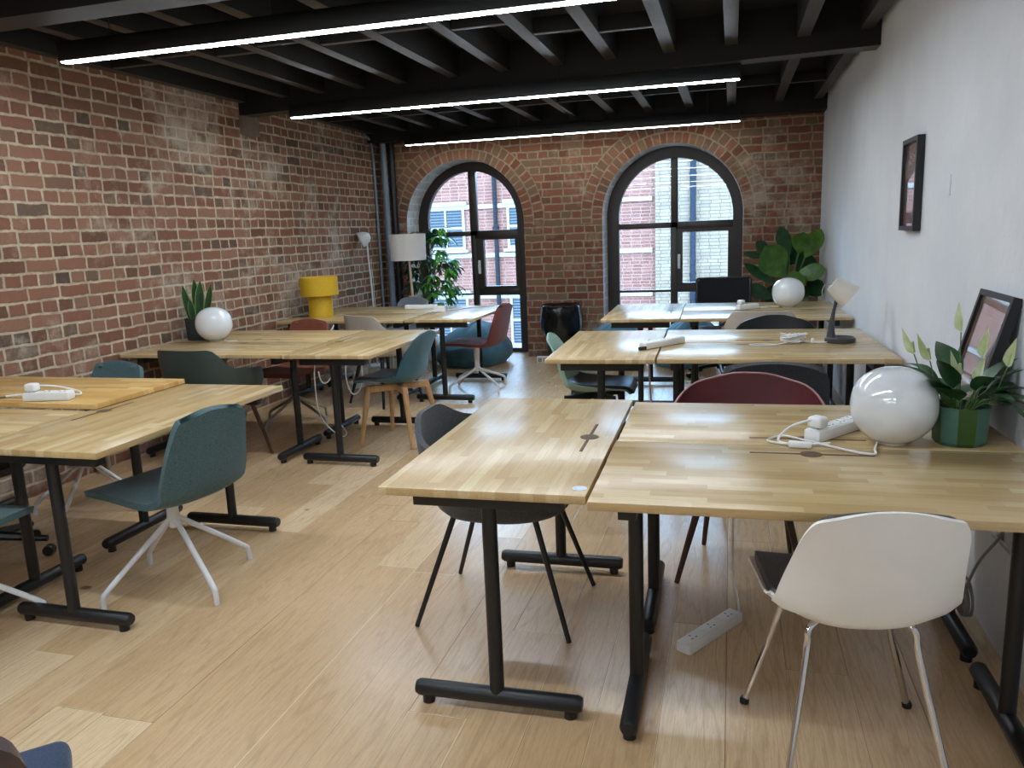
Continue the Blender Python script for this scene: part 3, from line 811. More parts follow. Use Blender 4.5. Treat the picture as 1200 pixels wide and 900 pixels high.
for s in (-1, 1): obj('armrest', tube(B(), curve([(s * .2, .02, .44), (s * .27, .0, .5), (s * .28, -.02, .62), (s * .275, .1, .64), (s * .275, .16, .635)], 6), .016, 8), M['black_plastic'], t)
office_base(t, .31, R(-45))

# black stool on castors under the nearest brick-side desks
t = thing('castor_stool', 'black round stool on castors under the pale brick-side desk', 'stool', (-3.36, 2.72, 0), .2)
obj('seat', lathe(B(), [(.001, .425), (.17, .425), (.19, .44), (.19, .465), (.17, .48), (.001, .483)], 32), M['black_pad'], t)
office_base(t, .25, R(12))

# chair just inside the lower corner of the picture
t = thing('padded_chair', 'brown rounded-back chair with navy seat in the lower picture corner', 'chair', (-1.31, .86, 0), R(45))
obj('backrest', grid_solid(B(), shell_points([(-.2, .5, .12, .03), (-.22, .53, .165, .03), (-.24, .62, .175, .03), (-.265, .72, .165, .02), (-.275, .765, .125, .01), (-.278, .78, .09, .01), (-.279, .785, .05, .01)], 24, 16), .035), M['brown_leather'], t)
obj('seat', box(B(), (0, 0, .425), (.42, .4, .065), .025, seg=4), M['navy'], t)
four_legs(t, M['black_metal'], (.17, .16, .16), (.2, .2, .22), .012, .01, .4)
obj('back_support', tube(B(), curve([(0, -.1, .4), (0, -.23, .41), (0, -.262, .5), (0, -.285, .66)], 6), .02, 8), M['black_metal'], t)

# ------------------------------------------------------------------ lamps
def globe(label, x, y, r, cable):
    t = thing('globe_lamp', label, 'lamp', (x, y, TZ), 0, 'opal globe lamps')
    prof = [(.0, 0), (.36, 0), (.40, .012), (.62, .13), (.84, .36), (.965, .62), (1.0, .88), (.97, 1.17), (.87, 1.43), (.68, 1.64), (.43, 1.78), (.2, 1.84), (0.0, 1.855)]
    c = curve([(a, b, 0) for a, b in prof], 5)
    obj('globe', lathe(B(), [(max(.0005, p.x) * r, max(.001, p.y) * r + .006) for p in c], 48), M['opal'], t, ang=80)
    obj('base_ring', lathe(B(), [(r * .34, 0), (r * .36, .008), (r * .3, .01)], 32), M['white_plastic'], t)
    pts = [(a - x, b - y, .006) for a, b in cable]
    cb = obj('cable', tube(B(), curve(pts, 8), .0035, 8), M['cable_white'], t)
    return t
t = globe('large white globe lamp beside the green pot on the nearest desks', .497, 2.64, .128, [(.45, 2.61), (.43, 2.53), (.42, 2.475), (.36, 2.50), (.25, 2.60), (.17, 2.66), (.12, 2.60), (.16, 2.565), (.24, 2.56)])
obj('cable_switch', box(B(), (.215 - .497, 2.555 - 2.655, .011), (.07, .02, .02), .005, Matrix.Rotation(-.1, 3, 'Z')), M['white_plastic'], t)
globe('white globe lamp in front of the snake plant by the brick wall', -3.655, 4.96, .131, [(-3.56, 4.93), (-3.5, 4.90), (-3.44, 4.91)])
globe('white globe lamp on the farthest plaster-wall desk before big leaves', .452, 6.86, .128, [(.38, 6.87), (.3, 6.9), (.25, 6.85), (.2, 6.88), (.22, 6.8), (.3, 6.78)])

# grey desk lamp with tilted cream shade
t = thing('desk_lamp', 'dark grey desk lamp with tilted cream shade on the middle desk', 'lamp', (.53, 4.85, TZ))
m = B()
prism(m, [(0, 0), (.155, 0), (.16, .012), (.155, .026), (.085, .036), (.05, .055), (.03, .1), (.05, .225), (.075, .272), (.045, .282), (.03, .255), (.018, .12), (.0, .03)], -.035, .035, 'y')
bmesh.ops.bevel(m, geom=m.edges[:], offset=.004, segments=2, affect='EDGES')
obj('base', lathe(B(), [(.001, .0), (.076, .0), (.08, .006), (.079, .026), (.07, .032), (.05, .022), (.001, .02)], 36, (.08, 0, 0), fn=lambda r, z, a: Vector((r * math.cos(a) * 1.05, r * math.sin(a), z))), M['lamp_grey'], t)
m.free(); m = B()
pts = curve([(.034, 0, .008), (.03, 0, .05), (.034, 0, .13), (.047, 0, .215), (.068, 0, .265)], 6)
tube(m, pts, [.036 - .027 * min(1, (i / (len(pts) - 1)) * 1.5) ** .7 + (.012 * max(0, i / (len(pts) - 1) - .75) * 4) for i in range(len(pts))], 12)
obj('arm', m, M['lamp_grey'], t)
ax = Vector((.78, -.05, -.62)).normalized(); c0 = Vector((.028, 0, .335)); q = ax.to_track_quat('Z', 'Y')
def along(r, z, a): return c0 + q @ Vector((r * math.cos(a), r * math.sin(a), z))
obj('lamp_shade', lathe(B(), [(.001, 0), (.045, 0), (.047, .004), (.074, .125), (.071, .125), (.043, .008), (.001, .006)], 32, fn=along, cap=False), M['lamp_cream'], t)
obj('cable', tube(B(), curve([(.03, 0, .335), (-.01, 0, .33), (-.025, 0, .29), (-.01, 0, .245), (.03, 0, .22)], 6), .003, 6), M['cable_grey'], t)

# yellow lamp
t = thing('table_lamp', 'mustard yellow drum lamp on the far brick-side desk', 'lamp', (-3.66, 6.55, TZ))
obj('base', lathe(B(), [(.001, 0), (.112, 0), (.114, .006), (.108, .1), (.112, .2), (.001, .2)], 40), M['yellow'], t)
obj('lamp_shade', lathe(B(), [(.17, .195), (.172, .197), (.172, .362), (.168, .364), (.166, .36), (.166, .197), (.17, .195)], 48, cap=False), M['yellow'], t)
obj('shade_lid', lathe(B(), [(.001, .21), (.166, .21), (.166, .216), (.001, .216)], 40), M['yellow'], t)
obj('cable', tube(B(), curve([(-.1, -.02, .006), (-.17, -.08, .006), (-.2, -.02, .008), (-.24, -.1, .006)], 6), .004, 6), M['black_plastic'], t)

# tripod floor lamp in the corner
t = thing('floor_lamp', 'tripod floor lamp with wooden legs and white drum shade', 'lamp', (-3.34, 8.0, 0))
obj('lamp_shade', lathe(B(), [(.186, 1.17), (.188, 1.17), (.196, 1.45), (.194, 1.45), (.186, 1.17)], 48, cap=False, c=(-.025, 0, 0)), M['linen'], t)
obj('pole', tube(B(), [(-.022, 0, 1.3), (.0, 0, .62)], .014, 10), M['pale_wood'], t)
for i, (fx, fy) in enumerate(((.24, .22), (-.26, .12), (.02, -.3))):
    obj('leg', tube(B(), [(fx * .12, fy * .12, .78), (fx, fy, 0.003)], [.02, .015], 10), M['pale_wood'], t)
obj('bulb', sphere(B(), (-.025, 0, 1.3), .035, seg=16, rings=10), M['opal'], t)

# slim white reading lamp by the brick wall
t = thing('reading_lamp', 'slim white reading lamp with tilted bell head by brick wall', 'lamp', (-3.83, 8.02, 0))
obj('pole', tube(B(), curve([(0, 0, .02), (.0, 0, .75), (-.015, 0, 1.15), (-.02, 0, 1.28), (-.02, 0, 1.37)], 6), .010, 8), M['white_metal'], t)
ax2 = Vector((-.72, -.45, -.4)).normalized(); q2 = ax2.to_track_quat('Z', 'Y'); c2 = Vector((.0, .02, 1.45))
obj('lamp_head', lathe(B(), [(.001, -.01), (.03, -.005), (.055, .02), (.075, .06), (.088, .11), (.084, .11), (.07, .06), (.05, .025), (.001, .005)], 28, cap=False, fn=lambda r, z, a: c2 + q2 @ Vector((r * math.cos(a), r * math.sin(a), z))), M['white_metal'], t)
obj('base', lathe(B(), [(.001, 0), (.12, 0), (.125, .01), (.115, .022), (.001, .025)], 32), M['white_metal'], t)
obj('cable', tube(B(), curve([(.01, 0, 1.2), (.03, -.02, .95), (.035, -.01, .5), (.08, 0, .02)], 6), .003, 6), M['cable_white'], t)

# ------------------------------------------------------------------ power strips and cables
def power_strip(label, x, y, z, rz, L=.24, n=4, plug=True, tail=None, grp='white power strips'):
    t = thing('power_strip', label, 'power strip', (x, y, z), rz, grp)
    b = obj('body', box(B(), (0, 0, .02), (L, .058, .038), .006), M['white_plastic'], t)
    for k in range(n):
        sx = -L / 2 + L * (k + .5) / n
        m = box(B(), (sx, 0, .0395), (L / n * .82, .046, .003), .001)
        obj('socket', m, M['white_plastic'], b)
        s = B()
        for dx, dy, w, h in ((0, .011, .004, .009), (-.011, -.008, .008, .004), (.011, -.008, .008, .004)): box(s, (sx + dx, dy, .0412), (w, h, .001))
        obj('socket_holes', s, M['black_plastic'], b)
    if plug:
        p = obj('plug', box(B(), (-L / 2 + L * .5 / n, 0, .062), (.05, .05, .036), .01, seg=3), M['white_plastic'], t)
        p['label'] = 'white plug pushed into the strip'
    if tail: obj('cable', tube(B(), curve(tail, 8), .004, 8), M['cable_white'], t)
    return t
def cord(name, label, pts, r=.0035, mat='cable_white', n=8):
    return tag(obj(name, tube(B(), curve(pts, n), r, 8), M[mat]), label, 'cable')
power_strip('white power strip with a plug by the large globe lamp', .335, 2.715, TZ, R(52), .26, 4, True, [(-.11, 0, .075), (-.17, .05, .05), (-.22, .06, .012), (-.2, .0, .006), (-.12, -.06, .006)])
power_strip('white power strip with a plug on the orange-toned desk', -3.02, 2.845, TZ + .027, R(12), .22, 3, True, [(-.08, 0, .07), (-.02, .08, .05), (.08, .1, .02), (.1, .06, .01), (-.02, .05, .03)])
cord('power_cable', 'loose white cable curling at the orange desk edge', [(-3.3, 2.87, TZ + .033), (-3.2, 2.95, TZ + .035), (-3.12, 2.93, TZ + .05), (-3.14, 2.86, TZ + .04), (-3.13, 2.85, TZ + .034)], .005)
power_strip('white power strip lying across the joint of middle desks', -.39, 4.70, TZ, R(55), .36, 5, False)
o = obj('adapter_pins', box(B(), (0, 0, .012), (.05, .02, .02), .004, Matrix.Rotation(.7, 3, 'Z')), M['black_plastic']); o.location = (-.49, 4.53, TZ)
tag(o, 'small black adapter at the end of the joint power strip', 'adapter')
power_strip('white power strip lying on the floor under the nearest desks', -.055, 2.645, 0, R(58), .33, 3, False, [(.165, 0, .02), (.2, .01, .03), (.22, .05, .2), (.21, .04, .45), (.22, .02, .6), (.22, .02, .695)])
power_strip('white power strip on the farthest plaster-wall desk near cream chair', .13, 6.74, TZ, R(40), .2, 3, True)
power_strip('long white power strip on the farthest brick-side desk', -2.9, 7.13, TZ, R(4), .32, 4, False)
t = thing('plastic_tray', 'small white tray on the farthest brick-side lengthwise desk', 'tray', (-2.6, 6.86, TZ), .1)
m = strip_solid(B(), [(-.05, -.04), (.05, -.04), (.05, .04), (-.05, .04)], [(-.044, -.034), (.044, -.034), (.044, .034), (-.044, .034)], 0.0, .05, 'z', closed=True)
box(m, (0, 0, .003), (.09, .07, .006)); obj('tray_body', m, M['white_plastic'], t)
cord('power_cable', 'thin white cable lying across the far lengthwise desk', [(-2.55, 6.9, TZ + .005), (-2.45, 7.05, TZ + .005), (-2.35, 7.2, TZ + .005), (-2.2, 7.3, TZ + .005)], .004)
power_strip('white power strip on the floor by the far brick wall', -3.45, 6.9, 0, R(70), .4, 5, True)
power_strip('second white power strip on the floor under the yellow lamp desk', -3.1, 6.75, 0, R(30), .36, 4, True)
# bundle of white cables on the middle desk
t = thing('cable_bundle', 'tangled bundle of white cables on the middle desk', 'cable', (.36, 4.83, TZ))
rnd = random.Random(3)
for k in range(5):
    m = B(); pts = []
    for i in range(9):
        a = i * 2.3 + k; pts.append((.075 * math.cos(a) * rnd.uniform(.4, 1.1), .05 * math.sin(a) * rnd.uniform(.4, 1.1), .006 + .05 * rnd.random()))
    obj('cable', tube(m, curve(pts, 6), .004, 6), M['cable_white'], t)
obj('cable', tube(B(), curve([(.05, 0, .012), (.1, -.02, .006), (.15, -.03, .005), (.19, -.01, .008)], 6), .0035, 6), M['cable_white'], t)
obj('cable', tube(B(), curve([(-.02, -.03, .012), (-.12, -.12, .005), (-.25, -.14, .005), (-.22, -.09, .005), (-.1, -.1, .005)], 6), .003, 6), M['cable_white'], t)
obj('plug', box(B(), (-.05, .06, .015), (.05, .03, .028), .006, Matrix.Rotation(.8, 3, 'Z')), M['white_plastic'], t)
obj('plug', box(B(), (.1, -.005, .013), (.016, .04, .024), .004), M['white_plastic'], t)
# hanging and lying cables
cord('hanging_cable', 'white cable hanging from the joint of middle desks', [(-.43, 4.3, .71), (-.42, 4.29, .5), (-.4, 4.26, .3), (-.36, 4.25, .1), (-.34, 4.3, .006)], .005, 'cable_grey')
cord('hanging_cable', 'white cable looping under the middle brick-side desk', [(-2.72, 4.75, .71), (-2.73, 4.72, .5), (-2.7, 4.7, .25), (-2.6, 4.75, .1), (-2.62, 4.9, .08), (-2.72, 4.95, .2), (-2.74, 5.0, .5), (-2.72, 5.0, .7)], .004)
cord('hanging_cable', 'white cable loop hanging by the far brick-side leg', [(-3.4, 6.0, .70), (-3.42, 5.98, .35), (-3.36, 5.95, .22), (-3.3, 6.0, .3), (-3.32, 6.05, .6), (-3.3, 6.1, .7)], .006)
cord('hanging_cable', 'second white cable loop beside the far brick-side leg', [(-3.15, 6.08, .69), (-3.18, 6.02, .3), (-3.12, 6.0, .12), (-3.05, 6.05, .2), (-3.06, 6.1, .5), (-3.05, 6.15, .69)], .006)
cord('hanging_cable', 'grey cable down the wall beside the nearest desk leg', [(.80, 2.5, .70), (.82, 2.6, .5), (.835, 2.68, .42), (.80, 2.75, .3), (.78, 2.83, .14)], .005, 'cable_grey')
cord('hanging_cable', 'pale cable slanting along the plaster wall under the desk', [(.845, 3.1, .55), (.85, 2.8, .5), (.83, 2.72, .44), (.82, 2.6, .69)], .004, 'cable_grey')
o = obj('cable_coil', B(), M['cable_grey']) if False else None
m = B()
for k in range(5):
    pts = [(.79 + .012 * math.sin(k * 1.7), 2.84 + (.055 + .006 * k) * math.cos(a) , .115 + (.045 + .004 * k) * math.sin(a) + .006 * k) for a in [2 * PI * i / 24 for i in range(24)]]
    tube(m, pts, .005, 6, closed=True)
o = obj('cable_coil', m, M['cable_grey']); tag(o, 'coil of grey cable hanging by the plaster-wall desk leg', 'cable')
t = thing('wall_rail', 'thin silver rail along the plaster wall under the desk', 'rail', (.85, 2.66, .388))
obj('bar', tube(B(), [(0, .13, -.004), (0, -.3, .012)], .007, 8), M['alu'], t)
for s in (.1, -.25): obj('bracket', box(B(), (.008, s, 0), (.02, .02, .03), .003), M['alu'], t)
for k, y in enumerate((4.0, 4.08)):
    o = obj('wall_pipe', tube(B(), [(-3.93, y, 0), (-3.93, y, .22)], .014, 10), M['alu'])
    tag(o, ('short grey pipe stub at the foot of the brick wall, nearer the camera', 'short grey pipe stub at the foot of the brick wall, farther one')[k], 'pipe', 'short pipe stubs')

# ------------------------------------------------------------------ pictures
t = thing('framed_picture', 'black-framed picture hanging high on the plaster wall', 'picture', (XR - .018, 4.375, 1.582))
obj('picture_frame', strip_solid(B(), [(-.17, -.222), (.17, -.222), (.17, .222), (-.17, .222)], [(-.148, -.2), (.148, -.2), (.148, .2), (-.148, .2)], -.018, .016, 'x', closed=True), M['black_metal'], t, ang=20)
obj('print', box(B(), (.0, 0, 0), (.006, .3, .41)), M['art'], t)
t = thing('framed_picture', 'black-framed picture leaning on the wall behind the green plant pot', 'picture', (.745, 2.935, TZ + .004))
rot = Matrix.Rotation(R(14.5), 4, 'Y') @ Matrix.Translation((0, 0, .225))
m = strip_solid(B(), [(-.175, -.225), (.175, -.225), (.175, .225), (-.175, .225)], [(-.155, -.205), (.155, -.205), (.155, .205), (-.155, .205)], -.014, .016, 'x', closed=True); m.transform(rot)
obj('picture_frame', m, M['black_metal'], t, ang=20)
m = box(B(), (0, 0, 0), (.006, .312, .412)); m.transform(rot); obj('print', m, M['art'], t)

# ------------------------------------------------------------------ plants
# peace lily
t = thing('potted_plant', 'peace lily with pale flowers in a green faceted pot', 'plant', (.694, 2.665, TZ))
m = B(); N = 10
for k in range(N):
    a0, a1 = 2 * PI * k / N, 2 * PI * (k + 1) / N
    for (r0, z0), (r1, z1) in zip([(.068, 0), (.078, .012), (.084, .122)], [(.078, .012), (.084, .122), (.078, .122)]):
        f = m.faces.new([m.verts.new((r0 * math.cos(a0), r0 * math.sin(a0), z0)), m.verts.new((r0 * math.cos(a1), r0 * math.sin(a1), z0)), m.verts.new((r1 * math.cos(a1), r1 * math.sin(a1), z1)), m.verts.new((r1 * math.cos(a0), r1 * math.sin(a0), z1))]); f.material_index = k % 2
m.faces.new([m.verts.new((.068 * math.cos(2 * PI * k / N), .068 * math.sin(2 * PI * k / N), 0)) for k in range(N)])
bmesh.ops.remove_doubles(m, verts=m.verts[:], dist=1e-5)
obj('pot', m, [M['pot_teal'], M['pot_green']], t, ang=10)
obj('soil', lathe(B(), [(.001, .108), (.077, .106)], 24), M['soil'], t)
rnd = random.Random(11); m = B(); s = B()
lance = lambda q: math.sin(PI * min(1, q ** .75)) ** .9 * (1 - .15 * q)
for k in range(38):
    a = rnd.uniform(0, 2 * PI); el = rnd.uniform(.2, 1.2); L = rnd.uniform(.12, .185)
    if math.cos(a) > .55: L *= .75
    if math.cos(a) < -.2: el = max(el, .85); L *= .85
    st_ = Vector((.03 * math.cos(a), .03 * math.sin(a), .108)); d = Vector((math.cos(a) * math.cos(el), math.sin(a) * math.cos(el), math.sin(el)))
    h = st_ + d * rnd.uniform(.05, .09); tube(s, curve([st_, st_.lerp(h, .5) + Vector((0, 0, .012)), h], 4), .0022, 5)
    leaf(m, h, d + Vector((0, 0, -.15)), L, L * .46, rnd.uniform(.4, 1.1), .22, shape=lance, wave=.08)
obj('foliage', m, M['leaf_lily'], t, recalc=False); obj('stems', s, M['stem'], t)
for k, (x, y, z, tx, ty) in enumerate(((-.13, .06, .27, -.03, .01), (-.085, .05, .25, -.03, .02), (.0, .06, .34, .0, .01), (.02, -.06, .2, .02, -.03), (.045, -.01, .27, .02, 0), (-.02, -.05, .22, -.03, -.02), (.1, -.06, .25, .02, -.02))):
    m = B(); tube(m, curve([(x * .2, y * .2, .108), (x * .7, y * .7, z * .62), (x, y, z)], 5), .002, 5)
    leaf(m, (x, y, z), (tx, ty, .09), .095, .042, -.2, .4, up=(-1, -.4, 0), shape=lambda q: math.sin(PI * min(1, q ** .55)) ** .9, mat=1)
    tube(m, [(x, y, z + .005), (x + tx * .2, y + ty * .2, z + .04)], .004, 6, mat=1)
    obj('flower', m, [M['stem'], M['spathe']], t, recalc=False)

# snake plant
t = thing('potted_plant', 'snake plant with upright striped leaves in a dark pot', 'plant', (-3.845, 5.03, TZ))
obj('pot', lathe(B(), [(.001, 0), (.078, 0), (.083, .01), (.09, .165), (.083, .165), (.08, .14), (.001, .14)], 32), M['dark_pot'], t)
obj('soil', lathe(B(), [(.001, .148), (.084, .145)], 24), M['soil'], t)
for k, (x, y, L, lx, ly, w) in enumerate(((-.03, -.03, .27, -.06, -.03, .045), (0, .01, .31, .0, 0, .05), (.03, -.02, .3, .06, .02, .055), (.045, .03, .28, .14, .02, .04), (.0, -.045, .17, -.02, -.03, .04), (.03, .0, .14, .05, -.03, .05), (-.02, .04, .22, -.05, .05, .045))):
    m = B(); sh = lambda q: min(1, .55 + q * 1.2) * (1 - max(0, (q - .55) / .45) ** 2.2)
    leaf(m, (x, y, .14), (lx, ly, .5), L, w, -.05, .35, up=(.6, -.8, 0), shape=sh, wave=.15, n=10)
    leaf(m, (x - .0012, y + .0016, .14), (lx, ly, .5), L * 1.01, w * 1.18, -.05, .34, up=(.6, -.8, 0), shape=sh, wave=.15, n=10, mat=1)
    obj('leaf', m, [M['leaf_dark'], M['snake_edge']], t, recalc=False)

# money tree by the first window
t = thing('potted_plant', 'bushy money tree with drooping leaves before the first arched window', 'plant', (-3.40, 8.47, 0))
obj('pot', lathe(B(), [(.001, 0), (.12, 0), (.13, .01), (.15, .28), (.14, .28), (.13, .26), (.001, .26)], 32), M['white_shell'], t)
obj('soil', lathe(B(), [(.001, .266), (.132, .262)], 24), M['soil'], t)
m = B()
for k in range(3):
    tube(m, [(.02 * math.cos(i * 1.2 + k * 2.1), .02 * math.sin(i * 1.2 + k * 2.1), .25 + i * .05) for i in range(10)], .014, 8)
rnd = random.Random(5); lf = B(); bl = B()
for k in range(84):
    a = rnd.uniform(0, 2 * PI); zz = rnd.uniform(.66, 1.5); rad = (.12 + .2 * math.sin(PI * (zz - .5) / 1.1)) * rnd.uniform(.4, 1.0)
    p = Vector((.13 + rad * math.cos(a) * .9, min(.1, rad * math.sin(a) * .75 - .04), zz))
    if k % 2 == 0: tube(m, curve([(0, 0, max(.55, zz - .3)), (p.x * .5, p.y * .5, zz - .06), p], 4), .004, 5)
    for j in range(5):
        b = a + (j - 2) * .6 + rnd.uniform(-.2, .2); d = Vector((math.cos(b), math.sin(b), rnd.uniform(-.5, .25)))
        leaf(bl if (math.cos(a) > .0 and rnd.random() < .75) else lf, p, d, rnd.uniform(.12, .2), rnd.uniform(.04, .06), rnd.uniform(.5, 1.2), .25, n=6, shape=lance)  # brighter green goes mostly to leaves away from the left wall
for v in lf.verts[:] + bl.verts[:]: v.co.y = min(v.co.y, .235)
obj('trunk', m, M['bark'], t)
f_ = obj('foliage', lf, M['leaf_dark'], t, recalc=False); f2 = obj('foliage', bl, M['leaf_bright'], t, recalc=False); f2['label'] = 'brighter foliage on the side away from the left wall'

# broad-leaved plant in the far corner
t = thing('potted_plant', 'large broad-leaved plant filling the corner behind the farthest desks', 'plant', (.5, 8.2, 0))
obj('pot', lathe(B(), [(.001, 0), (.14, 0), (.15, .01), (.18, .32), (.17, .32), (.16, .3), (.001, .3)], 32), M['dark_pot'], t)
obj('soil', lathe(B(), [(.001, .305), (.162, .302)], 24), M['soil'], t)
lf = B(); m = B(); rnd = random.Random(9)
obov = lambda q: math.sin(PI * min(1, q ** 1.25)) ** .65
big = [(0.484, 0.894, 0.286, 1.181, 0.3), (0.542, 1.074, 0.441, 1.356, 0.14), (0.62, 1.113, 0.661, 1.315, 0.18), (0.676, 1.07, 0.822, 1.325, 0.17), (0.359, 1.121, 0.229, 1.224, 0.12), (0.336, 1.088, 0.118, 1.12, 0.07), (0.414, 0.828, 0.128, 1.011, 0.1), (0.586, 0.908, 0.85, 0.942, 0.17), (0.471, 0.777, 0.673, 0.889, 0.22), (0.393, 0.694, 0.156, 0.792, 0.15), (0.522, 0.942, 0.382, 1.161, 0.22), (0.65, 0.881, 0.737, 1.085, 0.22), (0.71, 0.714, 0.838, 0.836, 0.2), (0.553, 0.675, 0.708, 0.772, 0.2), (0.568, 0.991, 0.578, 1.212, 0.22), (0.449, 0.66, 0.327, 0.763, 0.18)]
for k, (x, z, tx, tz, w) in enumerate(big):
    x -= .5; tx -= .5; y = (-.16, -.02, -.04, -.06, .02, -.05, -.12, -.16, -.2, -.1, .08, .1, -.06, -.12, .12, .04)[k]
    tube(m, curve([(x * .12, y * .15, .3), (x * .5, y * .7, z * .7), (x, y, z)], 5), .008, 6)
    d = Vector((tx - x, -.03, tz - z))
    leaf(lf, (x, y, z), d, d.length * 1.12, w, -.55 if k in (0, 2, 3, 7, 8) else -.3, .16, up=(0, -1, .35), n=10, shape=obov, wave=.06, mat=0 if k in (0, 2, 3, 7, 8) else 1)
for v in lf.verts:
    v.co.x = min(v.co.x, XR - .5 - .01); v.co.y = min(v.co.y, YB - 8.2 - .02)
obj('foliage', lf, [M['leaf_fig'], M['leaf_dark']], t, recalc=False); obj('stems', m, M['stem'], t)

# ------------------------------------------------------------------ bin, beanbags, floor socket
t = thing('waste_bin', 'black waste bin with a shiny bag folded over its rim', 'bin', (-1.79, 8.42, 0))
obj('bin_body', lathe(B(), [(.001, 0), (.155, 0), (.16, .01), (.185, .56), (.175, .56), (.15, .03), (.001, .03)], 36), M['black_plastic'], t)
def crumple(amp, sc, seed):
    def f(r, z, a):
        p = Vector((math.cos(a) * sc, math.sin(a) * sc, z * 9 + seed)); d = amp * (noise.noise(p) + .5 * noise.noise(p * 2.3))
        return Vector(((r + d) * math.cos(a), (r + d) * math.sin(a), z + .5 * d))
    return f
obj('bin_bag', lathe(B(), [(.002, .585), (.1, .59), (.16, .6), (.185, .628), (.20, .635), (.216, .62), (.228, .57), (.235, .5), (.234, .43), (.228, .37), (.214, .32), (.196, .29)], 72, cap=False, fn=crumple(.015, 1.8, 1.0)), M['bag'], t, ang=80)
def beanbag(label, x, y, r, h, seed, sx=1.0):
    def f(rr, z, a):
        p = Vector((math.cos(a) * 1.6, math.sin(a) * 1.6, z * 3.0 + seed))
        fold = abs(math.sin(a * 5 + 3 * noise.noise(p) + z * 6)) ** .5
        d = (.05 * noise.noise(p) + .018 * (fold - .6) + .012 * noise.noise(p * 4)) * min(1, z / .08)
        lean = .10 * (z / h) ** 2
        return Vector(((rr + d * (rr / r + .2)) * math.cos(a) * sx + lean, (rr + d) * math.sin(a), z))
    prof = [(.0, 0), (.80, 0), (.93, .05), (1.0, .18), (.985, .36), (.90, .54), (.72, .72), (.48, .87), (.24, .96), (.08, 1.0), (.04, 1.01)]
    c = curve([(a, b, 0) for a, b in prof], 5)
    o = obj('bean_bag', lathe(B(), [(max(.002, p.x) * r, max(0, p.y) * h) for p in c], 96, fn=f), M['bean'], ang=80)
    o.location = (x, y, 0); tag(o, label, 'beanbag', 'teal canvas beanbags')
beanbag('teal canvas beanbag slumped before the first window behind the red-brown chair', -2.80, 8.31, .40, .47, 2.0, 1.04)
beanbag('teal beanbag before the second window nearer the waste bin', -1.19, 8.22, .36, .5, 5.0)
beanbag('teal beanbag before the second window beside the black office chair', -.46, 8.3, .34, .5, 8.0)
t = thing('floor_socket', 'small white double socket box on floor beside the bin', 'socket', (-1.99, 8.33, 0), .1)
b = obj('socket_box', box(B(), (0, 0, .035), (.13, .06, .07), .006), M['white_plastic'], t)
for s in (-1, 1): obj('socket', box(B(), (s * .03, -.031, .035), (.045, .003, .045), .001), M['cable_grey'], b)

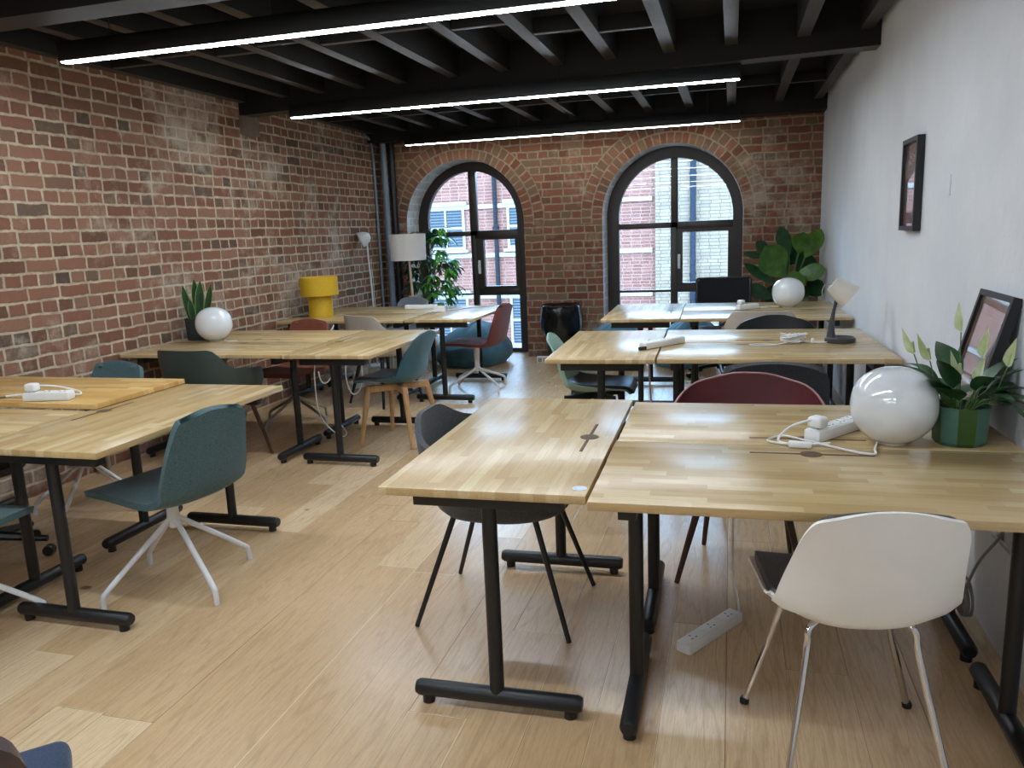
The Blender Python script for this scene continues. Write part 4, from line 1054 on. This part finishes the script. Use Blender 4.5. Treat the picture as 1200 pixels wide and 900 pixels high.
# ------------------------------------------------------------------ street outside
YE = 19.0
def building(name, label, x0, x1, y, mat):
    t = thing(name, label, 'building', (0, y, 0))
    obj('facade', box(B(), ((x0 + x1) / 2, 2.0, -1.15), (x1 - x0, 4, 9.7)), mat, t)
    return t
b = building('building', 'red brick building with white sash windows across the street', -16, -1.73, YE, M['brick_street'])
for zz in (2.06, .87, -.15, -1.45, 3.6): obj('string_course', box(B(), (-8.9, -.02, zz), (14.2, .08, .1)), M['street_white'], b)
def sash(x0, x1, z0, z1):
    cx = (x0 + x1) / 2; w = x1 - x0
    f = obj('window', strip_solid(B(), [(x0, z0), (x1, z0), (x1, z1), (x0, z1)], [(x0 + .06, z0 + .06), (x1 - .06, z0 + .06), (x1 - .06, z1 - .09), (x0 + .06, z1 - .09)], -.05, .06, closed=True), M['street_white'], b, ang=20)
    obj('pane', box(B(), (cx, -.006, (z0 + z1) / 2), (w - .1, .02, z1 - z0 - .1)), M['street_glass'], f)
    m = B(); box(m, (cx, -.02, (z0 + z1) / 2), (.045, .05, z1 - z0 - .1)); box(m, (cx, -.022, z0 + (z1 - z0) * .5), (w - .1, .06, .05)); obj('glazing_bar', m, M['street_white'], f)
    m = B()
    for i in range(int((z1 - z0) / .07)): box(m, (cx, -.017, z0 + .1 + i * .07), (w - .14, .012, .03))
    obj('blind', m, M['street_blind'], f)
    obj('lintel', box(B(), (cx, -.05, z1 + .06), (w + .16, .16, .1)), M['street_white'], f); obj('sill', box(B(), (cx, -.07, z0 - .04), (w + .16, .2, .07)), M['street_white'], f)
for x0 in (-7.42, -5.32, -9.6, -11.8, -3.1 - 10.9):
    for z0 in (1.03, -1.4, -3.8): sash(x0, x0 + 1.0 if x0 != -5.32 else x0 + .72, z0, z0 + 1.06 if z0 != -1.4 else z0 + 1.3)
obj('drainpipe', tube(B(), [(-5.6, -.08, -6), (-5.6, -.08, 3.6)], .055, 12), M['dark_pipe_out'], b)
m = B()
for zz in (1.52, .0, 3.2, -1.5): lathe(m, [(.056, zz - .05), (.085, zz - .05), (.085, zz + .05), (.056, zz + .05)], 12, (-5.6, -.08, 0), cap=False)
obj('pipe_collars', m, M['dark_pipe_out'], b)
b2 = building('building', 'pale brick building with blue drainpipe across the street', -1.72, 8, YE - .15, M['brick_pale'])
obj('drainpipe', tube(B(), [(-.86, -.09, -6), (-.86, -.09, 3.6)], .065, 12), M['blue_pipe_out'], b2)
m = B()
for zz in (2.55, 1.55, .3, -1): lathe(m, [(.066, zz - .03), (.08, zz - .03), (.08, zz + .03), (.066, zz + .03)], 12, (-.86, -.09, 0), cap=False)
obj('pipe_collars', m, M['blue_pipe_out'], b2)
struct('street', box(B(), (-4, 14.2, -3.7), (40, 9.5, .2)), M['pavement'])

# ------------------------------------------------------------------ light
W = bpy.data.worlds.new('overcast_sky'); bpy.context.scene.world = W; W.use_nodes = True
nt = W.node_tree; bg = nt.nodes['Background']
bg.inputs[0].default_value = (.38, .655, 1.0, 1); bg.inputs[1].default_value = 24.0
sc = bpy.context.scene
sc.view_settings.view_transform = 'Standard'; sc.view_settings.look = 'None'
sc.view_settings.exposure = 0.0; sc.view_settings.gamma = 1; sc.view_settings.use_curve_mapping = False
sc.cycles.max_bounces = 8; sc.cycles.diffuse_bounces = 5; sc.cycles.glossy_bounces = 4; sc.cycles.transparent_max_bounces = 8
sc.cycles.use_denoising = True; sc.cycles.sample_clamp_indirect = 25
